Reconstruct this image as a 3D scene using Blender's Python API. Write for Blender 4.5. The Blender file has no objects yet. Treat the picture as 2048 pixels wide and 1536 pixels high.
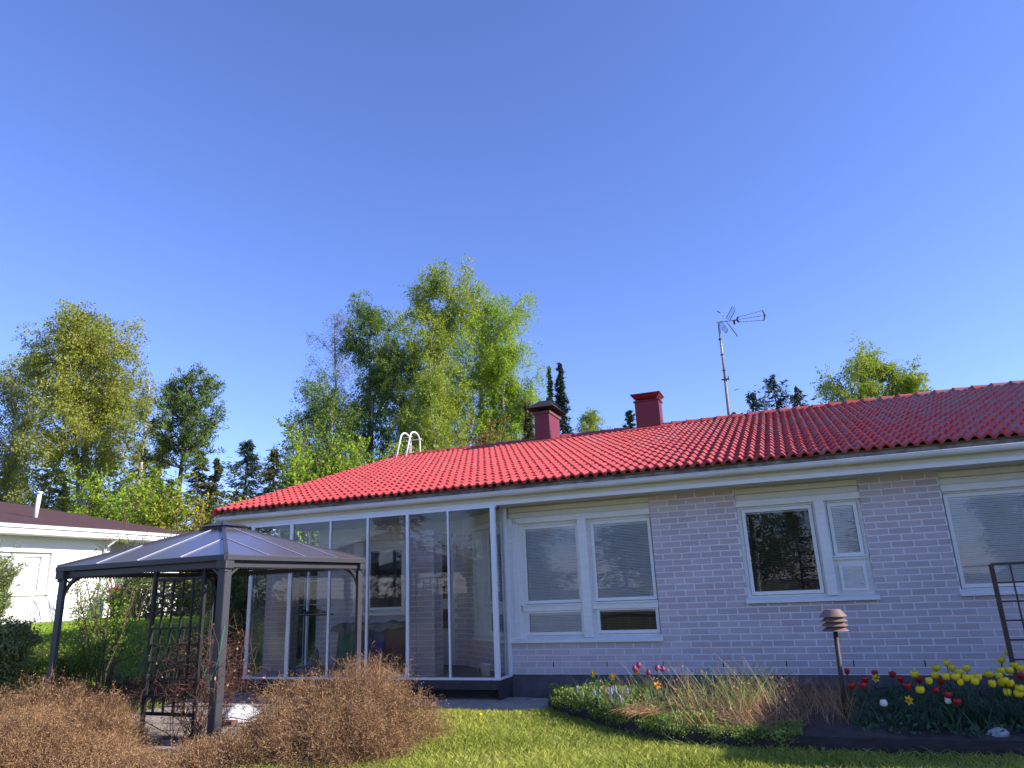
import bpy, math, random
import numpy as np
from mathutils import Vector, Matrix
R = math.radians
random.seed(7)
rng = np.random.default_rng(11)
sc = bpy.context.scene
C = sc.collection

# ------------------------------------------------------------------ camera
CH = 1.639
YAW, PITCH, ROLL = R(20.839), R(16.057), R(-2.434)
cam_d = bpy.data.cameras.new('camera'); cam = bpy.data.objects.new('camera', cam_d); C.objects.link(cam)
cam_d.sensor_width = 36; cam_d.lens = 1419.4 / 2048 * 36
cam_d.clip_start = .05; cam_d.clip_end = 2000
fw = Vector((-math.sin(YAW) * math.cos(PITCH), math.cos(YAW) * math.cos(PITCH), math.sin(PITCH)))
rt = Vector((math.cos(YAW), math.sin(YAW), 0)); up = rt.cross(fw)
r2 = rt * math.cos(ROLL) + up * math.sin(ROLL); u2 = -rt * math.sin(ROLL) + up * math.cos(ROLL)
M = Matrix((r2, u2, -fw)).transposed().to_4x4(); M.translation = Vector((0, 0, CH))
cam.matrix_world = M
sc.camera = cam

# ------------------------------------------------------------------ light
SUN = Vector((1.9, .175, 1.0)).normalized()
EL = math.asin(SUN.z); AZ = math.atan2(SUN.x, SUN.y)
world = bpy.data.worlds.new('World'); sc.world = world; world.use_nodes = True
nt = world.node_tree; nt.nodes.clear()
sky = nt.nodes.new('ShaderNodeTexSky'); sky.sky_type = 'NISHITA'; sky.sun_disc = False
sky.sun_elevation = EL; sky.sun_rotation = AZ; sky.air_density = 1.0; sky.dust_density = .1; sky.ozone_density = 3.0
tintn = nt.nodes.new('ShaderNodeMix'); tintn.data_type = 'RGBA'; tintn.blend_type = 'MULTIPLY'; tintn.inputs[0].default_value = 1
tintn.inputs[7].default_value = (.84, .87, 1.30, 1)
bg = nt.nodes.new('ShaderNodeBackground'); bg.inputs[1].default_value = .125
wo = nt.nodes.new('ShaderNodeOutputWorld')
nt.links.new(sky.outputs[0], tintn.inputs[6]); nt.links.new(tintn.outputs[2], bg.inputs[0]); nt.links.new(bg.outputs[0], wo.inputs[0])
sd = bpy.data.lights.new('sun', 'SUN'); sd.energy = 4.6; sd.angle = R(.53); sd.color = (1, .93, .82)
so = bpy.data.objects.new('sun', sd); C.objects.link(so); so.rotation_euler = SUN.to_track_quat('Z', 'Y').to_euler(); so.location = (20, 0, 20)
sc.view_settings.view_transform = 'Standard'; sc.view_settings.look = 'None'
sc.view_settings.exposure = .85; sc.view_settings.gamma = 1
sc.view_settings.use_curve_mapping = False

# ------------------------------------------------------------------ materials
MATS = {}
def mat(name, col, rough=.8, vary=.12, scale=6., bump=0., bscale=None, col2=None, spec=.5, metal=0., tint=.0, obr=.0, stretch=(1, 1, 1), coat=0.):
    """procedural surface: two colours mixed by noise, per-face 'tint' attribute and per-object random brightness"""
    m = bpy.data.materials.new(name); m.use_nodes = True; n = m.node_tree; n.nodes.clear()
    N, L = n.nodes.new, n.links.new
    o = N('ShaderNodeOutputMaterial'); b = N('ShaderNodeBsdfPrincipled'); L(b.outputs[0], o.inputs[0])
    b.inputs['Roughness'].default_value = rough; b.inputs['Metallic'].default_value = metal
    b.inputs['Specular IOR Level'].default_value = spec; b.inputs['Coat Weight'].default_value = coat
    g = N('ShaderNodeNewGeometry'); mp = N('ShaderNodeMapping'); mp.inputs['Scale'].default_value = stretch; L(g.outputs['Position'], mp.inputs[0])
    nz = N('ShaderNodeTexNoise'); nz.inputs['Scale'].default_value = scale; nz.inputs['Detail'].default_value = 6; nz.inputs['Roughness'].default_value = .62
    L(mp.outputs[0], nz.inputs['Vector'])
    rp = N('ShaderNodeMapRange'); rp.inputs[1].default_value = .3; rp.inputs[2].default_value = .7; L(nz.outputs[0], rp.inputs[0])
    mx = N('ShaderNodeMix'); mx.data_type = 'RGBA'
    c2 = col2 if col2 else tuple(c * (1 - 2 * vary) for c in col)
    mx.inputs[6].default_value = (*col, 1); mx.inputs[7].default_value = (*c2, 1); L(rp.outputs[0], mx.inputs[0])
    last = mx.outputs[2]
    if tint or obr:
        v = N('ShaderNodeMath'); v.operation = 'MULTIPLY_ADD'; v.inputs[1].default_value = 2 * tint; v.inputs[2].default_value = 1 - tint
        if tint:
            a = N('ShaderNodeAttribute'); a.attribute_name = 'tint'; L(a.outputs['Fac'], v.inputs[0])
        else: v.inputs[0].default_value = .5
        w = N('ShaderNodeMath'); w.operation = 'MULTIPLY_ADD'; w.inputs[1].default_value = 2 * obr; w.inputs[2].default_value = 1 - obr
        oi = N('ShaderNodeObjectInfo')
        if obr: L(oi.outputs['Random'], w.inputs[0])
        else: w.inputs[0].default_value = .5
        p = N('ShaderNodeMath'); p.operation = 'MULTIPLY'; L(v.outputs[0], p.inputs[0]); L(w.outputs[0], p.inputs[1])
        vm = N('ShaderNodeVectorMath'); vm.operation = 'SCALE'; L(last, vm.inputs[0]); L(p.outputs[0], vm.inputs['Scale'])
        last = vm.outputs[0]
    L(last, b.inputs['Base Color'])
    if bump:
        n2 = N('ShaderNodeTexNoise'); n2.inputs['Scale'].default_value = bscale or scale * 6; n2.inputs['Detail'].default_value = 5; L(mp.outputs[0], n2.inputs['Vector'])
        bp = N('ShaderNodeBump'); bp.inputs['Strength'].default_value = bump; bp.inputs['Distance'].default_value = .01; L(n2.outputs[0], bp.inputs['Height']); L(bp.outputs[0], b.inputs['Normal'])
    MATS[name] = m
    return m
def leafmat(name, ca, cb, trans=.35, tint=.35, rough=.6):
    """foliage: colour runs from ca to cb by the per-face tint attribute, partly translucent"""
    m = bpy.data.materials.new(name); m.use_nodes = True; n = m.node_tree; n.nodes.clear(); N, L = n.nodes.new, n.links.new
    o = N('ShaderNodeOutputMaterial'); b = N('ShaderNodeBsdfPrincipled'); b.inputs['Roughness'].default_value = rough; b.inputs['Specular IOR Level'].default_value = .3
    a = N('ShaderNodeAttribute'); a.attribute_name = 'tint'
    mx = N('ShaderNodeMix'); mx.data_type = 'RGBA'; mx.inputs[6].default_value = (*ca, 1); mx.inputs[7].default_value = (*cb, 1); L(a.outputs['Fac'], mx.inputs[0])
    L(mx.outputs[2], b.inputs['Base Color'])
    t = N('ShaderNodeBsdfTranslucent'); L(mx.outputs[2], t.inputs[0])
    s = N('ShaderNodeMixShader'); s.inputs[0].default_value = trans; L(b.outputs[0], s.inputs[1]); L(t.outputs[0], s.inputs[2]); L(s.outputs[0], o.inputs[0])
    MATS[name] = m
    return m
def glassmat(name, tintc=(.93, .96, .95), refl=1.0, dust=.05):
    m = bpy.data.materials.new(name); m.use_nodes = True; n = m.node_tree; n.nodes.clear(); N, L = n.nodes.new, n.links.new
    o = N('ShaderNodeOutputMaterial'); t = N('ShaderNodeBsdfTransparent'); t.inputs[0].default_value = (*tintc, 1)
    g = N('ShaderNodeBsdfGlossy'); g.inputs['Roughness'].default_value = .0; g.inputs[0].default_value = (.95, .97, 1, 1)
    f = N('ShaderNodeFresnel'); f.inputs[0].default_value = 1.52
    mu = N('ShaderNodeMath'); mu.operation = 'MULTIPLY_ADD'; mu.inputs[1].default_value = 1.9 * refl; mu.inputs[2].default_value = .0; mu.use_clamp = True; L(f.outputs[0], mu.inputs[0])
    s = N('ShaderNodeMixShader'); L(mu.outputs[0], s.inputs[0]); L(t.outputs[0], s.inputs[1]); L(g.outputs[0], s.inputs[2])
    # slightly wavy float glass
    tc = N('ShaderNodeNewGeometry'); nz = N('ShaderNodeTexNoise'); nz.inputs['Scale'].default_value = 1.3; nz.inputs['Detail'].default_value = 1; L(tc.outputs['Position'], nz.inputs['Vector'])
    bp = N('ShaderNodeBump'); bp.inputs['Strength'].default_value = .08; bp.inputs['Distance'].default_value = .02; L(nz.outputs[0], bp.inputs['Height']); L(bp.outputs[0], g.inputs['Normal'])
    d = N('ShaderNodeBsdfDiffuse'); d.inputs[0].default_value = (.5, .5, .5, 1)
    nd = N('ShaderNodeTexNoise'); nd.inputs['Scale'].default_value = 2.5; nd.inputs['Detail'].default_value = 7; L(tc.outputs['Position'], nd.inputs['Vector'])
    md = N('ShaderNodeMath'); md.operation = 'MULTIPLY'; md.inputs[1].default_value = dust; L(nd.outputs[0], md.inputs[0])
    s2 = N('ShaderNodeMixShader'); L(md.outputs[0], s2.inputs[0]); L(s.outputs[0], s2.inputs[1]); L(d.outputs[0], s2.inputs[2])
    L(s2.outputs[0], o.inputs[0]); MATS[name] = m
    return m

mat('brick', (.63, .54, .56), .88, .07, 2.2, .35, 160, tint=.07, obr=.08)
mat('mortar', (.82, .80, .82), .95, .05, 3, .3, 120)
mat('plinth', (.16, .14, .15), .95, .18, 5, .4, 70)
mat('white_wood', (.84, .84, .82), .55, .05, 4, .12, 60, stretch=(1, 1, 6))
mat('cream_board', (.76, .74, .62), .6, .06, 4, .1, 60)
mat('soffit_board', (.66, .64, .55), .7, .1, 6, .1, 60)
mat('gutter_paint', (.80, .80, .79), .4, .10, 2.5)
mat('mossy_board', (.55, .52, .52), .9, .3, 5, .3, 60, col2=(.16, .09, .09), stretch=(1, 1, 2))
mat('alu_white', (.82, .84, .88), .38, .03, 3)
mat('porch_wall_trim', (.62, .61, .60), .6, .05, 5)
mat('door_paint', (.52, .51, .52), .5, .05, 5)
mat('chimney_red', (.17, .014, .022), .42, .05, 5, tint=0)
mat('rust_brown', (.16, .06, .05), .7, .2, 8)
mat('cap_black', (.012, .012, .013), .85, .2, 8)
mat('galv', (.34, .33, .33), .5, .2, 25, metal=.3)
mat('mast_wood', (.34, .29, .28), .8, .2, 12, .2, 80)
mat('antenna_dark', (.02, .02, .03), .5)
mat('lichen_tile_dummy', (.4, .05, .05))
mat('gazebo_metal', (.05, .05, .06), .45, .08, 4, metal=.0)
mat('gazebo_dark', (.02, .02, .024), .5, .1, 4)
mat('seam', (.42, .42, .48), .5, .08, 9)
mat('trellis_black', (.018, .016, .017), .6, .2, 9)
mat('trellis_brown', (.085, .05, .04), .65, .25, 12, .15, 90)
mat('concrete_slab', (.42, .35, .30), .92, .14, 5, .4, 60, obr=.1)
mat('deck_floor', (.30, .27, .27), .8, .15, 5, .2, 50)
mat('deck_edge', (.07, .06, .065), .9, .2, 5, .2, 50)
mat('soil', (.075, .052, .042), .97, .3, 6, .9, 30, col2=(.035, .024, .02))
mat('gravel', (.32, .27, .21), .95, .3, 30, .9, 60)
mat('edge_timber', (.055, .042, .045), .92, .3, 5, .5, 40, stretch=(1, 1, 5))
mat('bark_dark', (.07, .055, .045), .95, .3, 6, .5, 20)
mat('twig', (.13, .08, .055), .9, .2, 5)
mat('twig_pale', (.33, .26, .18), .9, .2, 5)
mat('curtain_dark', (.02, .02, .025), .9)
mat('blind_white', (.88, .88, .90), .5, .04, 5)
mat('blind_bronze', (.5, .45, .45), .45, .05, 5)
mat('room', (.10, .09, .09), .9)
mat('lamp_metal', (.26, .17, .14), .45, .12, 10)
mat('neigh_brick', (.80, .79, .76), .85, .03, 8, .3, 60)
mat('neigh_white', (.80, .80, .78), .55, .03, 5)
mat('neigh_plinth', (.34, .28, .24), .95, .15, 5, .3, 40)
mat('neigh_roof', (.085, .035, .035), .9, .12, 3, .3, 200)
mat('shingle', (.11, .05, .05), .9, .2, 12)
mat('green_fabric', (.13, .30, .24), .9, .1, 5, .2, 200)
mat('blue_fabric', (.06, .11, .30), .9, .1, 5, .2, 200)
mat('brown_fabric', (.14, .10, .10), .9, .1, 5, .2, 200)
mat('grey_fabric', (.28, .28, .27), .9, .2, 12, .2, 200)
mat('white_plastic', (.8, .8, .8), .4, .03, 5)
mat('paper_white', (.85, .86, .9), .8, .05, 9)
mat('shoe_black', (.02, .02, .02), .7)
mat('bag_blue', (.24, .30, .42), .8, .3, 12)
mat('petal_yellow', (.80, .62, .01), .5, .08, 40, tint=0, obr=.1)
mat('petal_orange', (.85, .36, .01), .5, .08, 40)
mat('petal_red', (.40, .012, .010), .5, .15, 40, obr=.15)
mat('petal_purple', (.28, .03, .12), .55, .15, 40)
mat('petal_white', (.75, .76, .70), .55, .08, 40)
mat('petal_blue', (.30, .32, .48), .6, .15, 40)
mat('stone_pale', (.42, .45, .42), .85, .12, 12, .3, 60)
mat('rope_green', (.0, .28, .16), .5)
mat('pot_black', (.02, .02, .02), .5)
leafmat('leaf_birch', (.15, .23, .02), (.46, .52, .06), .45)
leafmat('leaf_birch_brown', (.17, .20, .025), (.44, .46, .07), .42)
leafmat('vine_twig', (.07, .03, .025), (.26, .12, .09), .05)
leafmat('leaf_birch_dark', (.07, .13, .022), (.24, .34, .05), .38)
leafmat('leaf_bright', (.18, .30, .02), (.48, .60, .06), .45)
leafmat('leaf_yellow', (.38, .36, .02), (.62, .52, .03), .35)
leafmat('leaf_orange', (.14, .10, .02), (.32, .20, .04), .25)
leafmat('leaf_broad', (.10, .19, .02), (.34, .44, .06), .4)
leafmat('needle_dark', (.012, .028, .016), (.04, .065, .035), .08)
leafmat('needle_blue', (.02, .045, .03), (.07, .10, .075), .08)
leafmat('needle_olive', (.06, .07, .02), (.14, .15, .045), .12)
leafmat('needle_pine', (.035, .07, .015), (.15, .22, .04), .1)
leafmat('juniper', (.10, .14, .045), (.30, .33, .12), .15)
leafmat('twig_brown', (.12, .057, .027), (.52, .315, .155), .15)
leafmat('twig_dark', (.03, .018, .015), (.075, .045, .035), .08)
leafmat('twig_bare', (.08, .055, .05), (.22, .16, .13), .05)
leafmat('grass_blade', (.16, .23, .025), (.60, .61, .13), .4)
leafmat('grass_left', (.18, .32, .03), (.42, .56, .07), .4)
leafmat('dry_stem', (.14, .065, .03), (.66, .40, .20), .18)
leafmat('straw', (.36, .24, .13), (.78, .62, .40), .2)
leafmat('iris_leaf', (.06, .14, .03), (.34, .46, .14), .3)
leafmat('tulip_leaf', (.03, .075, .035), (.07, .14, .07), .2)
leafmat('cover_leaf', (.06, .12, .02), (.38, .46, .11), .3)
leafmat('hedge_leaf', (.05, .08, .02), (.22, .26, .07), .3)
glassmat('glass_porch', (.99, 1, .99), refl=.6, dust=.03)
glassmat('glass_window', (.97, .98, .99), refl=.72, dust=.03)
# birch bark: white with dark lenticels
m = mat('bark_birch', (.72, .68, .60), .85, .1, 8, .3, 30, col2=(.10, .08, .07), stretch=(1, 1, .6))
# terrain: grass with worn dry patches
m = mat('lawn_ground', (.13, .15, .03), .97, .2, 1.6, .8, 90, col2=(.16, .135, .06))
mat('lawn_far', (.07, .14, .012), .97, .2, 2, .6, 60)
# roof tile: painted concrete, pink-red, grey lichen growing stronger towards the older right end
def tile_mat():
    m = bpy.data.materials.new('roof_tile'); m.use_nodes = True; n = m.node_tree; n.nodes.clear(); N, L = n.nodes.new, n.links.new
    o = N('ShaderNodeOutputMaterial'); b = N('ShaderNodeBsdfPrincipled'); b.inputs['Roughness'].default_value = .55; b.inputs['Specular IOR Level'].default_value = .4
    g = N('ShaderNodeNewGeometry'); sx = N('ShaderNodeSeparateXYZ'); L(g.outputs['Position'], sx.inputs[0])
    nz = N('ShaderNodeTexNoise'); nz.inputs['Scale'].default_value = 3.5; nz.inputs['Detail'].default_value = 8; nz.inputs['Roughness'].default_value = .7; L(g.outputs['Position'], nz.inputs['Vector'])
    gr = N('ShaderNodeMapRange'); gr.inputs[1].default_value = -4.; gr.inputs[2].default_value = 3.; gr.inputs[3].default_value = 0; gr.inputs[4].default_value = .17; L(sx.outputs[0], gr.inputs[0])
    ad = N('ShaderNodeMath'); ad.operation = 'ADD'; L(nz.outputs[0], ad.inputs[0]); L(gr.outputs[0], ad.inputs[1])
    oi = N('ShaderNodeObjectInfo'); at = N('ShaderNodeAttribute'); at.attribute_name = 'tint'
    a2 = N('ShaderNodeMath'); a2.operation = 'MULTIPLY_ADD'; a2.inputs[1].default_value = .10; L(at.outputs['Fac'], a2.inputs[0]); L(ad.outputs[0], a2.inputs[2])
    rp = N('ShaderNodeMapRange'); rp.inputs[1].default_value = .60; rp.inputs[2].default_value = .80; rp.inputs[4].default_value = .8; L(a2.outputs[0], rp.inputs[0])
    n2 = N('ShaderNodeTexNoise'); n2.inputs['Scale'].default_value = 1.2; n2.inputs['Detail'].default_value = 4; L(g.outputs['Position'], n2.inputs['Vector'])
    m1 = N('ShaderNodeMix'); m1.data_type = 'RGBA'; m1.inputs[6].default_value = (.45, .062, .050, 1); m1.inputs[7].default_value = (.37, .052, .050, 1); L(n2.outputs[0], m1.inputs[0])
    m2 = N('ShaderNodeMix'); m2.data_type = 'RGBA'; m2.inputs[7].default_value = (.24, .19, .185, 1); L(rp.outputs[0], m2.inputs[0]); L(m1.outputs[2], m2.inputs[6])
    L(m2.outputs[2], b.inputs['Base Color'])
    bp = N('ShaderNodeBump'); bp.inputs['Strength'].default_value = .25; bp.inputs['Distance'].default_value = .01
    n3 = N('ShaderNodeTexNoise'); n3.inputs['Scale'].default_value = 60; L(g.outputs['Position'], n3.inputs['Vector']); L(n3.outputs[0], bp.inputs['Height']); L(bp.outputs[0], b.inputs['Normal'])
    L(b.outputs[0], o.inputs[0]); MATS['roof_tile'] = m
tile_mat()
# tinted polycarbonate of the gazebo roof
def poly_mat():
    m = bpy.data.materials.new('polycarbonate'); m.use_nodes = True; n = m.node_tree; n.nodes.clear(); N, L = n.nodes.new, n.links.new
    o = N('ShaderNodeOutputMaterial'); b = N('ShaderNodeBsdfPrincipled'); b.inputs['Base Color'].default_value = (.13, .105, .125, 1); b.inputs['Roughness'].default_value = .3
    b.inputs['Specular IOR Level'].default_value = .9; b.inputs['Coat Weight'].default_value = .8; b.inputs['Coat Roughness'].default_value = .22
    t = N('ShaderNodeBsdfTransparent'); t.inputs[0].default_value = (.25, .19, .18, 1)
    s = N('ShaderNodeMixShader'); s.inputs[0].default_value = .12; L(b.outputs[0], s.inputs[1]); L(t.outputs[0], s.inputs[2]); L(s.outputs[0], o.inputs[0]); MATS['polycarbonate'] = m
poly_mat()

# ------------------------------------------------------------------ object helpers
ORG = {}
def tag(o, label=None, cat=None, group=None, kind=None):
    if label: o['label'] = label
    if cat: o['category'] = cat
    if group: o['group'] = group
    if kind: o['kind'] = kind
    return o
def thing(name, label, cat, loc=(0, 0, 0), group=None):
    o = bpy.data.objects.new(name, None); C.objects.link(o); o.location = loc; ORG[o.name] = Vector(loc); o.empty_display_size = .1
    return tag(o, label, cat, group)
def mkmesh(name, V, F, tint=None, smooth=False):
    """V (n,3) float, F (k,3|4) int"""
    V = np.asarray(V, dtype=np.float32); F = np.asarray(F, dtype=np.int32); k, w = F.shape
    me = bpy.data.meshes.new(name); me.vertices.add(len(V)); me.vertices.foreach_set('co', V.ravel())
    me.loops.add(k * w); me.loops.foreach_set('vertex_index', F.ravel())
    me.polygons.add(k); me.polygons.foreach_set('loop_start', np.arange(0, k * w, w, dtype=np.int32))
    me.polygons.foreach_set('loop_total', np.full(k, w, dtype=np.int32))
    me.polygons.foreach_set('use_smooth', np.full(k, smooth, dtype=bool))
    if tint is not None:
        a = me.attributes.new('tint', 'FLOAT', 'FACE'); a.data.foreach_set('value', np.asarray(tint, dtype=np.float32))
    me.update(calc_edges=True)
    return me
def link(name, me, material, parent=None, loc=None, org=None):
    """mesh vertices are given in world space unless loc is set; they are moved to the parent's origin"""
    o = bpy.data.objects.new(name, me); C.objects.link(o)
    if material and not me.materials: me.materials.append(MATS[material])
    po = ORG[parent.name] if parent else Vector((0, 0, 0))
    if parent: o.parent = parent
    w = Vector(loc) if loc is not None else (Vector(org) if org is not None else po)
    if loc is None and w.length: me.transform(Matrix.Translation(-w))
    o.location = w - po; ORG[o.name] = w
    return o
class MB:
    def __init__(s): s.v = []; s.f = []
    def quad(s, a, b, c, d): n = len(s.v); s.v += [a, b, c, d]; s.f.append((n, n + 1, n + 2, n + 3)); return s
    def tri(s, a, b, c): n = len(s.v); s.v += [a, b, c]; s.f.append((n, n + 1, n + 2)); return s
    def hexa(s, p):
        n = len(s.v); s.v += [tuple(q) for q in p]
        for f in ((0, 3, 2, 1), (4, 5, 6, 7), (0, 1, 5, 4), (1, 2, 6, 5), (2, 3, 7, 6), (3, 0, 4, 7)): s.f.append(tuple(n + i for i in f))
        return s
    def box(s, x0, x1, y0, y1, z0, z1):
        return s.hexa([(x0, y0, z0), (x1, y0, z0), (x1, y1, z0), (x0, y1, z0), (x0, y0, z1), (x1, y0, z1), (x1, y1, z1), (x0, y1, z1)])
    def bar(s, p0, p1, w, h=None, upv=(0, 0, 1)):
        h = h or w; p0 = Vector(p0); p1 = Vector(p1); d = (p1 - p0).normalized(); u = Vector(upv)
        if abs(d.dot(u)) > .98: u = Vector((0, 1, 0))
        a = d.cross(u).normalized() * w / 2; b = a.cross(d).normalized() * h / 2
        return s.hexa([p0 - a - b, p0 + a - b, p0 + a + b, p0 - a + b, p1 - a - b, p1 + a - b, p1 + a + b, p1 - a + b])
    def tube(s, pts, r, seg=8, cap=True):
        pts = [Vector(p) for p in pts]; n0 = len(s.v); rr = r if hasattr(r, '__len__') else [r] * len(pts); prev = None
        for i, p in enumerate(pts):
            d = (pts[min(i + 1, len(pts) - 1)] - pts[max(i - 1, 0)]).normalized()
            if prev is None:
                a = d.cross(Vector((0, 0, 1)));
                if a.length < .05: a = d.cross(Vector((0, 1, 0)))
            else: a = prev - d * prev.dot(d)
            a.normalize(); prev = a; b = d.cross(a)
            for k in range(seg):
                t = 2 * math.pi * k / seg; s.v.append(tuple(p + (a * math.cos(t) + b * math.sin(t)) * rr[i]))
        for i in range(len(pts) - 1):
            for k in range(seg):
                q = n0 + i * seg; s.f.append((q + k, q + (k + 1) % seg, q + seg + (k + 1) % seg, q + seg + k))
        if cap:
            s.f.append(tuple(n0 + k for k in range(seg))[::-1]); s.f.append(tuple(n0 + (len(pts) - 1) * seg + k for k in range(seg)))
        return s
    def lathe(s, c, prof, seg=20):
        n0 = len(s.v)
        for r, z in prof:
            for k in range(seg):
                t = 2 * math.pi * k / seg; s.v.append((c[0] + r * math.cos(t), c[1] + r * math.sin(t), c[2] + z))
        for i in range(len(prof) - 1):
            for k in range(seg):
                q = n0 + i * seg; s.f.append((q + k, q + (k + 1) % seg, q + seg + (k + 1) % seg, q + seg + k))
        return s
    def build(s, name, material, parent=None, smooth=False, org=None, bevel=0):
        me = bpy.data.meshes.new(name); me.from_pydata([tuple(v) for v in s.v], [], s.f)
        if smooth:
            for p in me.polygons: p.use_smooth = True
        me.update()
        o = link(name, me, material, parent, org=org)
        if bevel:
            b = o.modifiers.new('bevel', 'BEVEL'); b.width = bevel; b.segments = 2; b.limit_method = 'ANGLE'
        return o
def copy_obj(o, parent, name=None):
    c = o.copy(); C.objects.link(c); c.parent = parent; return c
def dup(root, loc, label=None, rotz=None, scale=None):
    r = root.copy(); C.objects.link(r); r.location = loc
    if rotz is not None: r.rotation_euler[2] = rotz
    if scale is not None: r.scale = (scale,) * 3
    if label: r['label'] = label
    for ch in list(root.children):
        c = ch.copy(); C.objects.link(c); c.parent = r
        for g in ch.children:
            d = g.copy(); C.objects.link(d); d.parent = c
    return r
def smoothstep(a, b, x): t = np.clip((x - a) / (b - a), 0, 1); return t * t * (3 - 2 * t)
def hz(x, y):
    """terrain height"""
    x = np.asarray(x, float); y = np.asarray(y, float)
    return 1.14 * smoothstep(-10.6, -14.8, x) * smoothstep(30, 8, -y + 22) + .0

# ------------------------------------------------------------------ ground
gx = np.concatenate([np.linspace(-400, -60, 18)[:-1], np.linspace(-60, 40, 101), np.linspace(40, 400, 18)[1:]])
gy = np.concatenate([np.linspace(-400, -40, 18)[:-1], np.linspace(-40, 60, 101), np.linspace(60, 400, 18)[1:]])
GX, GY = np.meshgrid(gx, gy); GZ = hz(GX, GY) - .012 + .012 * np.sin(GX * 1.3) * np.sin(GY * .9) * (np.abs(GX) > 2.5)
GZ = np.where((GX > -10.3) & (GX < 9) & (GY > 7) & (GY < 25), np.minimum(GZ, -.012), GZ)
V = np.stack([GX.ravel(), GY.ravel(), GZ.ravel()], 1); nx, ny = len(gx), len(gy)
I, J = np.meshgrid(np.arange(nx - 1), np.arange(ny - 1)); a = (J * nx + I).ravel()
g = link('ground', mkmesh('ground', V, np.stack([a, a + 1, a + nx + 1, a + nx], 1), smooth=True), 'lawn_ground'); tag(g, kind='structure')

# ------------------------------------------------------------------ vegetation generators
def unit(v): return v / (np.linalg.norm(v, axis=-1, keepdims=True) + 1e-9)
def grow(P, nch, t0, t1, length, spread, grav=0., wig=.15, segs=4, lenprof=None, upb=0.):
    """children branches on parent polylines P (n,m,3); returns (n*nch, segs+1, 3) and the t of each"""
    n, m, _ = P.shape
    t = (t0 + (t1 - t0) * (np.arange(nch)[None, :] + rng.random((n, nch))) / nch)
    f = t * (m - 1); i = np.minimum(f.astype(int), m - 2); fr = (f - i)[..., None]
    idx = np.arange(n)[:, None]
    A = P[idx, i]; B = P[idx, i + 1]; S = A * (1 - fr) + B * fr; T = unit(B - A)
    rv = unit(rng.normal(size=S.shape)); perp = unit(np.cross(T, rv))
    ang = spread * (.7 + .6 * rng.random((n, nch, 1)))
    D = T * np.cos(ang) + perp * np.sin(ang); D[..., 2] += upb; D = unit(D)
    Ln = length * (.65 + .7 * rng.random((n, nch)))
    if lenprof is not None: Ln = Ln * lenprof(t)
    S = S.reshape(-1, 3); D = D.reshape(-1, 3); Ln = Ln.reshape(-1); out = [S]; p = S
    for k in range(segs):
        D = unit(D + rng.normal(size=D.shape) * wig + np.array([0, 0, -grav]))
        p = p + D * (Ln / segs)[:, None]; out.append(p)
    return np.stack(out, 1), t.reshape(-1)
def tubes(P, r0, r1, sides=4):
    """P (n,m,3) -> verts, faces"""
    n, m, _ = P.shape
    T = np.empty_like(P); T[:, 1:-1] = P[:, 2:] - P[:, :-2]; T[:, 0] = P[:, 1] - P[:, 0]; T[:, -1] = P[:, -1] - P[:, -2]; T = unit(T)
    ref = np.where(np.abs(T[..., 2:3]) > .9, np.array([1., 0, 0]), np.array([0, 0, 1.])); A = unit(np.cross(T, ref)); B = np.cross(T, A)
    r0 = np.broadcast_to(np.asarray(r0, float), (n,)); r1 = np.broadcast_to(np.asarray(r1, float), (n,))
    r = r0[:, None] + (r1 - r0)[:, None] * np.linspace(0, 1, m)[None, :]
    th = np.arange(sides) * 2 * math.pi / sides
    V = P[:, :, None, :] + r[:, :, None, None] * (A[:, :, None, :] * np.cos(th)[None, None, :, None] + B[:, :, None, :] * np.sin(th)[None, None, :, None])
    V = V.reshape(-1, 3); base = (np.arange(n) * m * sides)[:, None, None]; j = (np.arange(m - 1) * sides)[None, :, None]; k = np.arange(sides)[None, None, :]; k2 = (k + 1) % sides
    F = np.stack([base + j + k, base + j + k2, base + j + sides + k2, base + j + sides + k], -1).reshape(-1, 4)
    return V, F
def ribbons(P, w, tipw=.2):
    """thin flat strips along polylines, random facing"""
    n, m, _ = P.shape
    T = unit(P[:, -1] - P[:, 0]); A = unit(np.cross(T, unit(rng.normal(size=T.shape))))
    w = np.broadcast_to(np.asarray(w, float), (n,)); ww = w[:, None] * np.linspace(1, tipw, m)[None]
    V = np.stack([P - A[:, None] * ww[..., None] / 2, P + A[:, None] * ww[..., None] / 2], 2).reshape(-1, 3)
    b = (np.arange(n) * m * 2)[:, None]; j = (np.arange(m - 1) * 2)[None]
    F = np.stack([b + j, b + j + 1, b + j + 3, b + j + 2], -1).reshape(-1, 4)
    return V, F
def leaves(Cn, s, aspect=.6, hang=0., dirs=None):
    """rhombic leaf cards at centres Cn"""
    n = len(Cn); s = s * (.6 + .8 * rng.random(n))[:, None]
    U = unit(rng.normal(size=(n, 3)) + np.array([0, 0, -hang])) if dirs is None else unit(dirs + rng.normal(size=(n, 3)) * .35)
    W = unit(np.cross(U, rng.normal(size=(n, 3))))
    V = np.stack([Cn - U * s * .5, Cn + W * s * aspect * .5, Cn + U * s * .5, Cn - W * s * aspect * .5], 1).reshape(-1, 3)
    F = np.arange(n * 4).reshape(n, 4)
    return V, F
def join(parts):
    Vs, Fs, Ts = [], [], []; k = 0
    for V, F, t in parts:
        Vs.append(V); Fs.append(F + k); k += len(V); Ts.append(t if hasattr(t, '__len__') else np.full(len(F), float(t)))
    return np.concatenate(Vs), np.concatenate(Fs), np.concatenate(Ts)
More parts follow.
